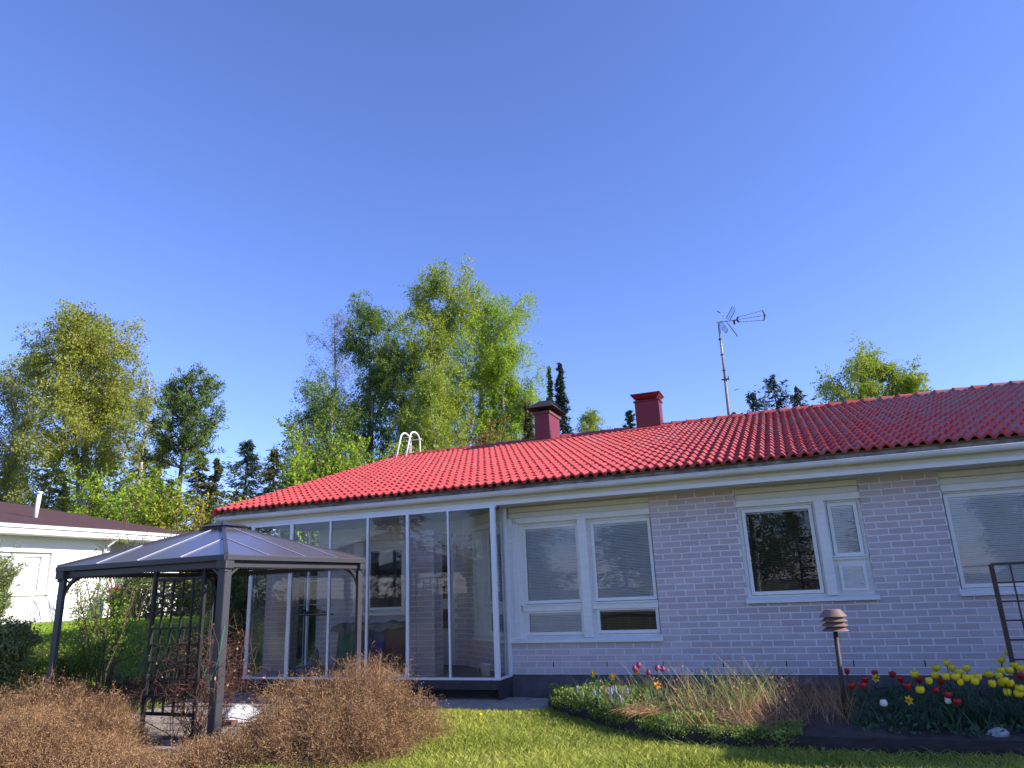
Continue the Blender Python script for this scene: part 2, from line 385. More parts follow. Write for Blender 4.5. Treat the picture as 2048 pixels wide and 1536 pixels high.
def along(P, n, jit):
    """n random points on each polyline"""
    k, m, _ = P.shape; t = rng.random((k, n)) * (m - 1); i = np.minimum(t.astype(int), m - 2); f = (t - i)[..., None]; idx = np.arange(k)[:, None]
    S = P[idx, i] * (1 - f) + P[idx, i + 1] * f
    return (S + rng.normal(size=S.shape) * jit).reshape(-1, 3)
def clump_tint(Cn, size=1.6, amt=.5):
    """tint that varies by clump and a little by leaf (leaf age)"""
    q = np.sin(Cn[:, 0] / size * 2.1 + 1.3 * np.sin(Cn[:, 2] / size * 1.7)) * np.sin(Cn[:, 1] / size * 1.9 + .7) * .5 + .5
    return np.clip(q * amt + rng.random(len(Cn)) * (1 - amt), 0, 1)
def trunkline(x, y, z, H, lean=(0, 0), wig=.12, m=10):
    t = np.linspace(0, 1, m); P = np.stack([x + lean[0] * t ** 1.5 + np.cumsum(rng.normal(size=m)) * wig * .5, y + lean[1] * t + np.cumsum(rng.normal(size=m)) * wig * .4, z + H * t], 1)
    P[0, :2] = (x, y); return P[None]
def tree_root(name, label, cat, x, y, group=None):
    return thing(name, label, cat, (x, y, float(hz(x, y)) - .05), group)

def birch(x, y, top, hw, label, leaf='leaf_birch', dens=1., leafsize=.13, low=.22, hang=1., group=None, forks=1, name='birch_tree', lean=(0, 0), topth=.45, weep=.55):
    root = tree_root(name, label, 'tree', x, y, group); z0 = ORG[root.name].z; H = top - z0
    T = [trunkline(x, y, z0, H * .955, lean, .10 * H / 18)]
    for k in range(forks - 1):
        s = T[0][0, 3 + k]; a = rng.random() * 6.28; d = np.array([math.cos(a) * hw * .45, math.sin(a) * hw * .3])
        t = np.linspace(0, 1, 8)[:, None]; T.append((s + np.concatenate([d[None] * t ** .8, (top * (.86 + .1 * rng.random()) - s[2]) * t], 1) + rng.normal(size=(8, 3)) * .08 * t)[None])
    woodV = []; rt_ = .011 * H + .05
    V, F = tubes(T[0], rt_, .03, 7); woodV.append((V, F, .5))
    for q in T[1:]: V, F = tubes(q, rt_ * .5, .02, 6); woodV.append((V, F, .5))
    prof = lambda t: np.clip(1.15 * np.sqrt(np.clip(1 - ((t - .48) / .56) ** 2, .02, 1)), .12, 1.1)
    L1 = []
    for i, q in enumerate(T):
        c, _ = grow(q, int((34 if i == 0 else 18) * (1 if forks < 2 else .9)), low if i == 0 else .15, .985, hw * .86, R(50), .0, .12, 5, prof, upb=.25); L1.append(c)
    L1 = np.concatenate(L1)
    V, F = tubes(L1, .020 + .004 * hw, .010, 4); woodV.append((V, F, .5))
    L2, _ = grow(L1, 9, .12, 1., hw * .30, R(52), .06, .18, 3); V, F = tubes(L2, .012, .005, 3); woodV.append((V, F, .5))
    L3, _ = grow(L2, 7, .1, 1., weep * .8 * hw ** .5, R(60), .55 * hang, .12, 3)
    V3, F3 = ribbons(L3, .012, .4)
    root_b = mkmesh('trunk', *[np.asarray(q) for q in join(woodV)[:2]], smooth=True)
    link('trunk', root_b, 'bark_birch', root)
    nl = max(1, int(round(14 * dens)))
    Cn = np.concatenate([along(L3, nl, .09), along(L2, max(1, int(3 * dens)), .09)])
    V, F = leaves(Cn, leafsize * .86, .66, .5)
    tt = clump_tint(Cn, hw * .3, .6)
    cr = join([(V, F, tt), (V3, F3, .0)])
    link('crown', mkmesh('crown', *cr), leaf, root)
    return root

def conifer(x, y, top, hw, label, needle='needle_dark', group=None, name='spruce_tree', dens=1., ragged=.15, low=.06, card=.26, droop=.12, sparse=1.):
    root = tree_root(name, label, 'tree', x, y, group); z0 = ORG[root.name].z; H = top - z0
    T = trunkline(x, y, z0, H, (0, 0), .03)
    V, F = tubes(T, .012 * H + .04, .015, 6); link('trunk', mkmesh('trunk', V, F, smooth=True), 'bark_dark', root)
    nb = int(H * 17 * sparse)
    prof = lambda t: np.clip((1 - t) ** .85 + .035, .03, 1) * (1 + ragged * rng.normal(size=t.shape))
    L1, t1 = grow(T, nb, low, .995, hw, R(82), droop, .05, 4, prof)
    L1[:, -1, 2] += .12 * np.linalg.norm(L1[:, -1] - L1[:, 0], axis=1)
    L2, _ = grow(L1, 6, .15, 1., .32 * hw ** .5, R(48), .1, .08, 2)
    pl = np.repeat(np.clip(np.linalg.norm(L1[:, -1] - L1[:, 0], axis=1) / (hw * .55), .12, 1), 6)[:, None, None]; L2 = L2[:, :1] + (L2 - L2[:, :1]) * pl
    V1, F1 = tubes(L1, .02, .006, 3)
    C1 = along(L2, max(2, int(8 * dens)), .05); C2 = along(L1, max(2, int(12 * dens)), .05)
    Cn = np.concatenate([C1, C2]); ax = Cn - np.stack([np.full(len(Cn), x), np.full(len(Cn), y), Cn[:, 2] + .1], 1)
    V, F = leaves(Cn, card * .85, .26, 0, unit(ax) + np.array([0, 0, -.1]))
    cr = join([(V, F, clump_tint(Cn, .8, .3)), (V1, F1, .0)])
    link('crown', mkmesh('crown', *cr), needle, root); return root

def shrub(x, y, top, hw, label, leaf, name='shrub', cat='shrub', dens=1., leafsize=.1, group=None, nst=14, stem='twig', twigr=.006, hang=0., spread=.5, depth=None, z=None):
    root = tree_root(name, label, cat, x, y, group); z0 = ORG[root.name].z; H = top - z0; depth = depth or hw
    a = rng.random(nst) * 6.283; rr = np.sqrt(rng.random(nst)) * .35
    b = np.stack([x + np.cos(a) * rr * hw, y + np.sin(a) * rr * depth, np.full(nst, z0)], 1)
    d = np.stack([np.cos(a) * hw * spread * (.4 + rng.random(nst)), np.sin(a) * depth * spread * (.4 + rng.random(nst)), H * (.72 + .25 * rng.random(nst))], 1)
    t = np.linspace(0, 1, 6)[None, :, None]; P = b[:, None] + d[:, None] * np.concatenate([t ** 1.4, t ** 1.4, t], 2) + rng.normal(size=(nst, 6, 3)) * .03 * hw
    L2, _ = grow(P, 8, .25, 1., .45 * hw, R(42), hang, .15, 3); L3, _ = grow(L2, 5, .2, 1., .22 * hw + .08, R(48), hang, .15, 2)
    s = [(*tubes(P, twigr * 2.2, twigr, 4), .3), (*tubes(L2, twigr, twigr * .5, 3), .3)]
    link('stem', mkmesh('stem', *join(s)[:2]), stem, root)
    Cn = np.concatenate([along(L3, max(1, int(6 * dens)), .03), along(L2, max(1, int(3 * dens)), .04)])
    V, F = leaves(Cn, leafsize, .6)
    V3, F3 = ribbons(L3, twigr * .9, .4)
    link('foliage', mkmesh('foliage', *join([(V, F, clump_tint(Cn, .5, .4)), (V3, F3, .0)])), leaf, root); return root

def shell_points(n, c, rx, ry, rzv, inner=.0, lo=-.05):
    """points in a half-ellipsoid volume, mostly near the surface, with lumpy outline"""
    d = unit(rng.normal(size=(n, 3))); d[:, 2] = np.abs(d[:, 2]) + lo
    lump = 1 + .13 * np.sin(d[:, 0] * 5 + d[:, 1] * 4) + .06 * np.sin(d[:, 0] * 23 + 3 * d[:, 2]) + .05 * np.sin(d[:, 1] * 21 + d[:, 2] * 17) + .07 * np.sin(d[:, 1] * 9 + 2) + .05 * np.sin(d[:, 0] * 13 + d[:, 2] * 8)
    k = (inner + (1 - inner) * rng.random(n) ** .5) * lump
    return np.array(c) + d * k[:, None] * np.array([rx, ry, rzv]), d

def twig_bush(label, ellipsoids, n, mats_='twig_brown', name='dormant_shrub', wid=.0036, ln=.125, heads=.5):
    x, y = ellipsoids[0][0][0], ellipsoids[0][0][1]
    root = thing(name, label, 'shrub', (x, y, 0))
    Ps = []; tot = sum(e[1] * e[2] for e in ellipsoids)
    stems = []
    for c, rx, ry, rzv in ellipsoids:
        k = int(n * rx * ry / tot); S, d = shell_points(k, c, rx, ry, rzv)
        D = unit(d * np.array([1, 1, 1.2]) + rng.normal(size=d.shape) * .55); P = [S]; q = S; l = ln * (.5 + rng.random(k))[:, None]
        for j in range(3): D = unit(D + rng.normal(size=D.shape) * .3); q = q + D * l / 3; P.append(q)
        Ps.append(np.stack(P, 1))
        ns = 90; e, dd = shell_points(ns, c, rx * .9, ry * .9, rzv * .9, .8); b = np.array(c) + (rng.random((ns, 3)) - .5) * np.array([rx, ry, 0]) * .5; b[:, 2] = 0
        t = np.linspace(0, 1, 5)[None, :, None]; stems.append(b[:, None] + (e - b)[:, None] * t + rng.normal(size=(ns, 5, 3)) * .02)
    P = np.concatenate(Ps); P[..., 2] = np.maximum(P[..., 2], .02)
    gap = np.sin(P[:, 0, 0] * 11 + 2 * np.sin(P[:, 0, 2] * 9)) * np.sin(P[:, 0, 1] * 10 + P[:, 0, 2] * 12); P = P[gap < .45]
    tt = np.clip(.0 + .95 * rng.random(len(P)) ** 1.3 * (.35 + .65 * clump_tint(P[:, 0], .3, 1.)), 0, 1)
    V, F = ribbons(P, wid, .5); parts = [(V, F, np.repeat(tt, 3))]
    Q, _ = grow(P[::2], 2, .4, 1., ln * .45, R(50), 0, .2, 2); V, F = ribbons(Q, wid * .8, .5); parts.append((V, F, np.clip(rng.random(len(F)) + .1, 0, 1)))
    ends = np.concatenate([P[rng.random(len(P)) < heads, -1], Q[rng.random(len(Q)) < heads * .7, -1]]); V, F = leaves(np.repeat(ends, 2, 0) + rng.normal(size=(len(ends) * 2, 3)) * .009, .0125, .7); parts.append((V, F, .25 + .75 * rng.random(len(F))))
    link('stem', mkmesh('stem', *join([(*tubes(np.concatenate(stems), .006, .003, 3), .2)])[:2]), 'twig', root)
    o = link('twig', mkmesh('twig', *join(parts)), mats_, root); tag(o, kind='stuff')
    return root

# ------------------------------------------------------------------ the brick house
WY = 11.227
house = thing('brick_house', 'long single storey house of lilac grey brick under a red tiled roof', 'house', (-2.6, 14, 0))
class FR:
    """wall frame: s along the wall, d outwards from its face, z up"""
    def __init__(s, O, u, n): s.O = Vector((*O, 0)); s.u = Vector((*u, 0)).normalized(); s.n = Vector((*n, 0)).normalized()
    def p(s, a, d, z): q = s.O + s.u * a + s.n * d; return (q.x, q.y, z)
    def box(s, mb, s0, s1, d0, d1, z0, z1):
        P = s.p; mb.hexa([P(s0, d1, z0), P(s1, d1, z0), P(s1, d0, z0), P(s0, d0, z0), P(s0, d1, z1), P(s1, d1, z1), P(s1, d0, z1), P(s0, d0, z1)])
        return mb
    def ang(s): return math.atan2(s.u.y, s.u.x)
front = FR((0, WY), (1, 0), (0, -1))
sp_u = Vector((-4.54 + 5.92, 11.23 - 12.525)).normalized()
splay = FR((-5.92, 12.525), sp_u, (sp_u.y, -sp_u.x))
back = FR((0, 12.525), (1, 0), (0, -1))
side_l = FR((-9.2, 0), (0, -1), (-1, 0))

bricks = []     # (frame, s0, s1, z0, z1)
def brick_zone(fr, zones, phase, zb=.34, ztop=2.95):
    c = 0
    while zb + .09 * c < ztop - .02:
        z0 = zb + .09 * c; iv = []
        for a, b, zt, *zl in sorted(zones):
            zlo = zl[0] if zl else 0
            if zt > z0 + .03 and zlo < z0 + .05:
                h = min(z0 + .09, zt)
                if iv and abs(iv[-1][1] - a) < .004 and abs(iv[-1][2] - h) < .01: iv[-1][1] = b
                else: iv.append([a, b, h])
        off = phase + (0 if c % 2 else .1425)
        for a, b, h in iv:
            k = math.floor((a - off) / .285)
            while off + k * .285 < b:
                x0 = max(a, off + k * .285 + .0080); x1 = min(b, off + (k + 1) * .285 - .0080)
                if x1 - x0 > .03: bricks.append((fr, x0, x1, z0 + .0076, max(h, z0 + .03) - (.0076 if h > z0 + .08 else 0), c))
                k += 1
        c += 1
brick_zone(front, [(-4.535, -2.062, .79), (-2.062, -.772, 2.95), (-.772, .922, 1.285), (.922, 1.932, 2.95), (1.932, 3.62, 1.30), (3.62, 4.95, 2.95)], -4.351)
brick_zone(splay, [(0, .56, 2.7), (.56, 1.87, .79)], .1)
brick_zone(back, [(-9.2, -8.33, 2.7), (-8.33, -7.13, 1.25), (-6.1, -5.93, 2.7)], -9.2)
pil = []
for x0, x1 in ((-9.23, -8.72), (-6.215, -5.745)):
    y0, y1 = 11.03, 11.34
    for fr, w in ((FR((x0, y0), (1, 0), (0, -1)), x1 - x0), (FR((x1, y0), (0, 1), (1, 0)), y1 - y0), (FR((x0, y1), (0, -1), (-1, 0)), y1 - y0)):
        brick_zone(fr, [(0.004, w - .004, 2.66)], .0 if w > .4 else .11, zb=.33, ztop=2.66)
    pil.append((x0, x1, y0, y1))
def wall_cells(fr, s0, s1, z0, z1, holes, d0, d1, mb):
    xs = sorted({s0, s1, *[min(max(h[i], s0), s1) for h in holes for i in (0, 1)]}); zs = sorted({z0, z1, *[min(max(h[i], z0), z1) for h in holes for i in (2, 3)]})
    for i in range(len(xs) - 1):
        for j in range(len(zs) - 1):
            cx, cz = (xs[i] + xs[i + 1]) / 2, (zs[j] + zs[j + 1]) / 2
            if not any(h[0] < cx < h[1] and h[2] < cz < h[3] for h in holes): fr.box(mb, xs[i], xs[i + 1], d0, d1, zs[j], zs[j + 1])
    return mb
w = MB(); wall_cells(front, -4.535, 4.95, .33, 3.0, [(-4.535, -2.062, .79, 3.1), (-.772, .922, 1.285, 3.1), (1.932, 3.62, 1.30, 3.1)], -.14, -.0045, w)
wall_cells(splay, 0, 1.87, .33, 2.70, [(.56, 1.87, .79, 2.71)], -.14, -.007, w)
wall_cells(back, -9.2, -5.92, .33, 2.7, [(-8.33, -7.13, 1.25, 2.71), (-7.13, -6.1, .2, 2.71)], -.14, -.007, w)
for x0, x1, y0, y1 in pil: w.box(x0 + .007, x1 - .007, y0 + .007, y1 - .007, .32, 2.655)
# plain outer walls that close the building
w.box(-9.20, -9.06, 12.66, 23.0, .33, 3.0); w.box(-9.2, 4.95, 23.0, 23.14, .33, 3.0); w.box(4.81, 4.95, 11.37, 23, .33, 3.0)
w.build('wall', 'mortar', house)
# gable triangle on the west end
gb = MB()
for i in range(14):
    za = 3.0 + i * .15; zb_ = za + .145; ya = 11.3 + (za - 3.0) / .312; 
    if za > 4.9: break
    gb.box(-9.24, -9.20, ya + .3, 23.1 - (ya - 11.3) - .3 + .0, za, zb_)
gb.build('gable_cladding', 'white_wood', house)
bricks.sort(key=lambda b: (Vector(b[0].p(b[1], 0, b[3])) - Vector((0, 0, CH))).length)
cache = {}
far = MB(); tints = []
for i, (fr, s0, s1, z0, z1, c) in enumerate(bricks):
    dd = .003 * (random.random() - .5)
    if i < 300:
        key = (round(s1 - s0, 3), round(z1 - z0, 3), round(fr.ang(), 2))
        if key not in cache:
            L_, H_ = s1 - s0, z1 - z0; q = MB(); e = .004; P = lambda a, d, z: tuple(fr.u * a + fr.n * d + Vector((0, 0, z)))
            q.quad(P(e, .0, e), P(L_ - e, .0, e), P(L_ - e, .0, H_ - e), P(e, .0, H_ - e))
            o4 = [P(0, -.005, 0), P(L_, -.005, 0), P(L_, -.005, H_), P(0, -.005, H_)]; b4 = [P(0, -.03, 0), P(L_, -.03, 0), P(L_, -.03, H_), P(0, -.03, H_)]
            i4 = [P(e, 0, e), P(L_ - e, 0, e), P(L_ - e, 0, H_ - e), P(e, 0, H_ - e)]
            for k in range(4): k2 = (k + 1) % 4; q.quad(o4[k], o4[k2], i4[k2], i4[k]); q.quad(b4[k], b4[k2], o4[k2], o4[k])
            me = bpy.data.meshes.new('brick'); me.from_pydata([tuple(v) for v in q.v], [], q.f); me.update(); me.materials.append(MATS['brick']); cache[key] = me
        link('brick', cache[key], None, house, loc=fr.p(s0, dd, z0))
    else:
        fr.box(far, s0, s1, -.03, dd, z0, z1); tints += [random.random()] * 6
o = far.build('brick', 'brick', house); a = o.data.attributes.new('tint', 'FLOAT', 'FACE'); a.data.foreach_set('value', np.array(tints, dtype=np.float32)); tag(o, kind='stuff')
# weep slots: dark open joints in the second course
for k in (2, 5, 8, 11, 14, 17, 20, 23):
    q = MB(); front.box(q, -4.351 + .285 * k - .006, -4.351 + .285 * k + .006, -.006, .0005, .435, .515); q.build('weep_slot', 'cap_black', house)
q = MB(); q.box(-4.54, 4.95, WY + .02, WY + .2, -.2, .332); q.box(-9.3, -9.05, 12.66, 23.1, -.2, .332); q.build('plinth', 'plinth', house)
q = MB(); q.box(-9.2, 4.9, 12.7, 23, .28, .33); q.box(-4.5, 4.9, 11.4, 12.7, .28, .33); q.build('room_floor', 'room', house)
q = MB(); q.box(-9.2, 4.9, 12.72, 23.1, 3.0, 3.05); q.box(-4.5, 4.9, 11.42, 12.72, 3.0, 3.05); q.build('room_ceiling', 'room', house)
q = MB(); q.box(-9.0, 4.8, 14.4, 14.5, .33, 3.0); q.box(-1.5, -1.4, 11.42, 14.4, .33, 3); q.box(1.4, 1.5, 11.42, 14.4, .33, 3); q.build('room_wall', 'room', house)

# ---- windows
def slats(fr, s0, s1, z0, z1, d, tilt, pitch=.0235, wid=.024):
    q = MB(); z = z0 + .01; ct, st = math.cos(tilt) * wid / 2, math.sin(tilt) * wid / 2
    while z < z1 - .01:
        zz = z + random.uniform(-.0008, .0008)
        q.quad(fr.p(s0, d + ct, zz - st), fr.p(s1, d + ct, zz - st), fr.p(s1, d - ct, zz + st), fr.p(s0, d - ct, zz + st)); z += pitch
    for t in (.12, .5, .88): a = s0 + (s1 - s0) * t; fr.box(q, a - .001, a + .001, d - .012, d - .011, z0, z1)
    fr.box(q, s0, s1, d - .015, d + .015, z1 - .022, z1)
    return q
def sash(fr, win, g, tilt, fwid=.05, bl='blind_white', d=-.045):
    s0, s1, z0, z1 = g; q = MB(); f = fwid
    fr.box(q, s0 - f, s0, d - .05, d + .012, z0 - f, z1 + f); fr.box(q, s1, s1 + f, d - .05, d + .012, z0 - f, z1 + f)
    fr.box(q, s0, s1, d - .05, d + .0118, z1, z1 + f); fr.box(q, s0, s1, d - .05, d + .0118, z0 - f, z0)
    q.build('window_frame', 'white_wood', win, bevel=.004)
    q = MB(); q.quad(fr.p(s0, d, z0), fr.p(s1, d, z0), fr.p(s1, d, z1), fr.p(s0, d, z1)); q.build('pane', 'glass_window', win)
    if tilt is not None:
        o = slats(fr, s0 + .004, s1 - .004, z0 + .003, z1 - .003, d - .03, tilt).build('blind', bl, win); tag(o, kind='stuff')
def board(fr, win, s0, s1, z0, z1, d0, d1, m='white_wood', name='trim_board', bev=.003):
    q = MB(); fr.box(q, s0, s1, d0, d1, z0, z1); q.build(name, m, win, bevel=bev)
def part(name, org):
    o = bpy.data.objects.new(name, None); C.objects.link(o); o.parent = house; o.location = Vector(org) - ORG[house.name]; ORG[o.name] = Vector(org); o.empty_display_size = .1
    return o
def win_zone(fr, name, s0, s1, zsill, glasses, mulls, org, sill, left_board=None, transoms=(), header=(2.667, 2.757), sid=(2.757, 2.853, 2.945)):
    win = part(name, org)
    q = MB(); wall_cells(fr, s0 + .002, s1 - .002, zsill, 2.97, [(g[0] - .056, g[1] + .056, g[2] - .056, g[3] + .056) for g, _, _ in glasses], -.13, -.06, q); q.build('window_surround', 'white_wood', win)
    for g, t, b in glasses: sash(fr, win, g, t, bl=b)
    for a, b in zip(sid[:-1], sid[1:]): board(fr, win, s0 + .003, s1 - .003, a + .005, b - .005, -.06, -.022, 'cream_board', 'siding_board')
    board(fr, win, s0 + .003 + (0.14 if left_board else 0), s1 - .003, header[0], header[1], -.058, .012)
    for a, b, z0, z1 in mulls: board(fr, win, a, b, z0, z1, -.06, .028, name='mullion', bev=.005)
    for a, b, z0, z1 in transoms:
        board(fr, win, a, b, z0, z1, -.06, -.012, name='transom'); board(fr, win, a, b, z1 - .022, z1 - .004, -.0125, .006, name='drip_ledge')
    q = MB(); a, b, z0, z1 = sill; P = fr.p
    q.hexa([P(a, .055, z0), P(b, .055, z0), P(b, -.11, z0 + .03), P(a, -.11, z0 + .03), P(a, .055, z1), P(b, .055, z1), P(b, -.11, z1 + .06), P(a, -.11, z1 + .06)]); q.build('sill', 'white_wood', win, bevel=.003)
    return win
W1 = win_zone(front, 'window', -4.45, -2.062, .85,
    [((-4.165, -3.302, 1.435, 2.567), R(54), 'blind_white'), ((-2.997, -2.13, 1.442, 2.569), R(50), 'blind_white'),
     ((-4.163, -3.298, .953, 1.238), R(56), 'blind_white'), ((-2.992, -2.126, .961, 1.25), R(6), 'blind_bronze')],
    [(-3.247, -3.102, .868, 2.666), (-4.385, -4.285, .86, 2.664)], (-3.3, WY, 1.7), (-4.53, -2.038, .797, .843), left_board=True,
    transoms=[(-4.255, -3.248, 1.272, 1.375), (-3.100, -2.066, 1.276, 1.379)])
board(front, W1, -4.525, -4.388, .86, 2.757, -.06, -.004)
W2 = win_zone(front, 'window', -.772, .922, 1.35,
    [((-.657, .221, 1.449, 2.58), R(8), 'blind_bronze'), ((.526, .813, 1.931, 2.581), R(58), 'blind_white')],
    [(.308, .443, 1.365, 2.666)], (0, WY, 1.9), (-.792, .955, 1.290, 1.333), transoms=[(.446, .905, 1.838, 1.895)])
# louvred vent under the small light
v = part('wall_vent', (.67, WY, 1.6))
q = MB(); front.box(q, .505, .845, -.055, -.035, 1.415, 1.78)
for a, b, c_, d_ in ((.505, .545, 1.415, 1.78), (.805, .845, 1.415, 1.78), (.545, .805, 1.415, 1.455), (.545, .805, 1.74, 1.78)): front.box(q, a, b, -.035, -.012, c_, d_)
q.build('vent_frame', 'white_wood', v)
for k in range(11):
    q = MB(); z = 1.463 + k * .0248; P = front.p
    q.hexa([P(.547, -.012, z), P(.803, -.012, z), P(.803, -.034, z + .012), P(.547, -.034, z + .012), P(.547, -.012, z + .005), P(.803, -.012, z + .005), P(.803, -.034, z + .017), P(.547, -.034, z + .017)]); q.build('louvre_slat', 'white_wood', v)
W3 = win_zone(front, 'window', 1.932, 3.62, 1.36,
    [((2.0, 3.45, 1.452, 2.583), R(60), 'blind_white')], [], (2.7, WY, 1.9), (1.908, 3.66, 1.302, 1.340))
Ws = win_zone(splay, 'window', .56, 1.86, .85,
    [((.655, .76, 1.435, 2.567), R(10), 'blind_white'), ((1.185, 1.80, 1.435, 2.567), R(30), 'blind_white'), ((.655, .76, .955, 1.24), R(10), 'blind_bronze'), ((1.185, 1.80, .955, 1.24), R(30), 'blind_white')],
    [(.8, 1.04, .87, 2.66), (.57, .63, .86, 2.66)], (-5.1, 11.8, 1.7), (.55, 1.86, .797, .843), transoms=[(1.05, 1.85, 1.272, 1.375)])
Wb = win_zone(back, 'window', -8.33, -7.13, 1.28, [((-7.96, -7.247, 1.39, 2.46), R(12), 'blind_bronze')], [(-7.225, -7.14, 1.30, 2.65), (-8.32, -8.1, 1.30, 2.65)], (-7.7, 12.5, 1.9), (-8.36, -7.12, 1.24, 1.285))
# terrace door
door = part('door', (-6.6, 12.5, .4))
q = MB(); wall_cells(back, -7.125, -6.105, .33, 2.7, [(-6.42, -6.17, 1.50, 2.5), (-6.42, -6.17, .97, 1.32)], -.11, -.06, q); q.build('door_leaf', 'door_paint', door)
for g in ((-6.42, -6.17, 1.50, 2.5), (-6.42, -6.17, .97, 1.32)): q = MB(); q.quad(back.p(g[0], -.08, g[2]), back.p(g[1], -.08, g[2]), back.p(g[1], -.08, g[3]), back.p(g[0], -.08, g[3])); q.build('pane', 'glass_window', door)
board(back, door, -7.12, -7.05, .33, 2.62, -.06, 0, 'porch_wall_trim', 'door_frame'); board(back, door, -6.17, -6.105, .33, 2.62, -.06, 0, 'white_wood', 'door_frame')
q = MB(); q.tube([back.p(-6.912, -.06, 1.587), back.p(-6.912, -.03, 1.587)], .028, 16); q.build('door_lock', 'galv', door, smooth=True)
q = MB(); q.tube([back.p(-6.912, -.06, 1.43), back.p(-6.912, -.0, 1.43), back.p(-6.80, .0, 1.43)], .010, 8); q.build('handle', 'galv', door, smooth=True)
q = MB()
for i in range(3): back.box(q, -9.2, -5.9, -.05, -.005 - .004 * i, 2.703 + i * .083, 2.783 + i * .083)
for i in range(3): splay.box(q, 0, 1.86, -.05, -.005 - .004 * i, 2.703 + i * .083, 2.783 + i * .083)
q.build('upper_siding', 'cream_board', house)

# ---- eaves
sof = part('eaves', (-2.6, 11, 3))
for i in range(4):
    y = 10.80 + i * .105; q = MB(); q.box(-4.44, 5.3, y + .002, y + .103, 2.952, 2.972); q.build('soffit_board', 'soffit_board', sof)
for i in range(16):
    y = 10.80 + i * .109; q = MB(); q.box(-9.55, -4.45, y + .002, y + .107, 2.953, 2.970); q.build('soffit_board', 'soffit_board', sof)
q = MB(); q.box(-9.62, 5.3, 10.775, 10.799, 2.952, 3.014); q.build('fascia_board', 'white_wood', sof, bevel=.004)
q = MB(); q.box(-10.05, 5.3, 10.800, 10.824, 3.012, 3.13); q.build('fascia_board', 'cream_board', sof)
q = MB(); q.box(-10.14, 5.3, 10.735, 10.757, 3.12, 3.262); q.build('mossy_board', 'mossy_board', sof)
q = MB(); q.box(-10.13, -9.2, 10.83, 10.86, 2.97, 3.2); q.build('corner_board', 'white_wood', sof)
# gutter: half round with a rolled rim
gut = part('gutter', (-2.6, 10.7, 3.1)); q = MB(); n = 9; pr = []
for k in range(n):
    t = math.pi * (1 + k / (n - 1)); pr.append((10.688 + .058 * math.cos(t), 3.152 + .072 * math.sin(t)))
for k in range(n):
    t = math.pi * (2 - k / (n - 1)); pr.append((10.688 + .054 * math.cos(t), 3.152 + .066 * math.sin(t)))
x0, x1 = -10.19, 5.3; m_ = len(pr); q.v = [(x0, y, z) for y, z in pr] + [(x1, y, z) for y, z in pr]
q.f = [(k, (k + 1) % m_, m_ + (k + 1) % m_, m_ + k) for k in range(m_)]; q.build('gutter_channel', 'gutter_paint', gut, smooth=True)
q = MB(); q.tube([(x0, 10.630, 3.154), (x1, 10.630, 3.154)], .008, 8); q.build('gutter_rim', 'gutter_paint', gut, smooth=True)
q = MB(); q.tube([(x0, 10.688, 3.152), (x0 + .01, 10.688, 3.152)], .056, 14); q.build('gutter_end', 'gutter_paint', gut)
for k in range(22):
    x = -9.7 + k * .71; q = MB(); q.tube([(x, 10.755, 3.20), (x + .01, 10.74, 3.185), (x, 10.70, 3.165), (x, 10.64, 3.158)], .005, 5); q.build('gutter_hook', 'antenna_dark', gut)

# ---- roof
SL = .3075; A_ = math.atan(SL); RZ = lambda y: 3.238 + (y - 10.62) * SL; RY = 17.2
roof = part('roof', (-2.6, 17.2, 4.5))
q = MB(); q.quad((-10.12, 10.70, RZ(10.70) - .03), (5.2, 10.70, RZ(10.70) - .03), (5.2, RY, RZ(RY) - .03), (-10.12, RY, RZ(RY) - .03))
q.quad((5.2, RY, RZ(RY) - .03), (5.2, 23.7, RZ(10.7) - .03), (-10.12, 23.7, RZ(10.7) - .03), (-10.12, RY, RZ(RY) - .03)); q.build('roof_deck', 'mossy_board', roof)
q = MB(); q.quad((5.2, RY, RZ(RY) + .01), (5.2, 23.78, RZ(10.62)), (-10.2, 23.78, RZ(10.62)), (-10.2, RY, RZ(RY) + .01)); q.build('back_slope', 'roof_tile', roof)
WV = .1464; TW = 2 * WV; GA = (RY - 10.62) / math.cos(A_) / 19.5
ex = Vector((1, 0, 0)); es = Vector((0, math.cos(A_), math.sin(A_))); en = Vector((0, -math.sin(A_), math.cos(A_)))
def tile_geo(Lt, nx=12):
    v = []; f = []
    for k in range(nx + 1):
        x = TW * k / nx; ph = 2 * math.pi * x / WV; wv = .029 * (1 - math.cos(ph)) ** 1.15 * .9 + (.002 if k == 0 else 0)
        th = .036
        v += [tuple(ex * x + en * (wv - .002)), tuple(ex * x + en * (wv + th)), tuple(ex * x + es * Lt + en * wv), tuple(ex * x + es * .018 + en * (wv + th + .002))]
    for k in range(nx):
        a = 4 * k; b = a + 4; f += [(a, b, b + 1, a + 1), (a + 1, b + 1, b + 3, a + 3), (a + 3, b + 3, b + 2, a + 2)]
    f.append((0, 1, 3, 2)); f.append((4 * nx, 4 * nx + 2, 4 * nx + 3, 4 * nx + 1))
    return v, f
tv, tf = tile_geo(GA + .07)
tme = bpy.data.meshes.new('roof_tile'); tme.from_pydata(tv, [], tf)
for p_ in tme.polygons: p_.use_smooth = True
tme.update(); tme.materials.append(MATS['roof_tile'])
try: tme.set_sharp_from_angle(angle=R(40))
except Exception: pass
tiles = []; XE = -6.61 - WV / 2
kmin = math.floor((-10.18 - XE) / TW)
for r in range(20):
    y0 = 10.60 + r * GA * math.cos(A_); z0 = RZ(y0)
    for k in range(kmin, 80):
        x = XE + k * TW
        if x > 5.1: break
        if x < -10.2: continue
        tiles.append(Vector((x, y0, z0)) + ex * random.uniform(-.005, .005) + en * random.uniform(-.003, .006) + es * random.uniform(-.008, .008))
camv = Vector((0, 0, CH))
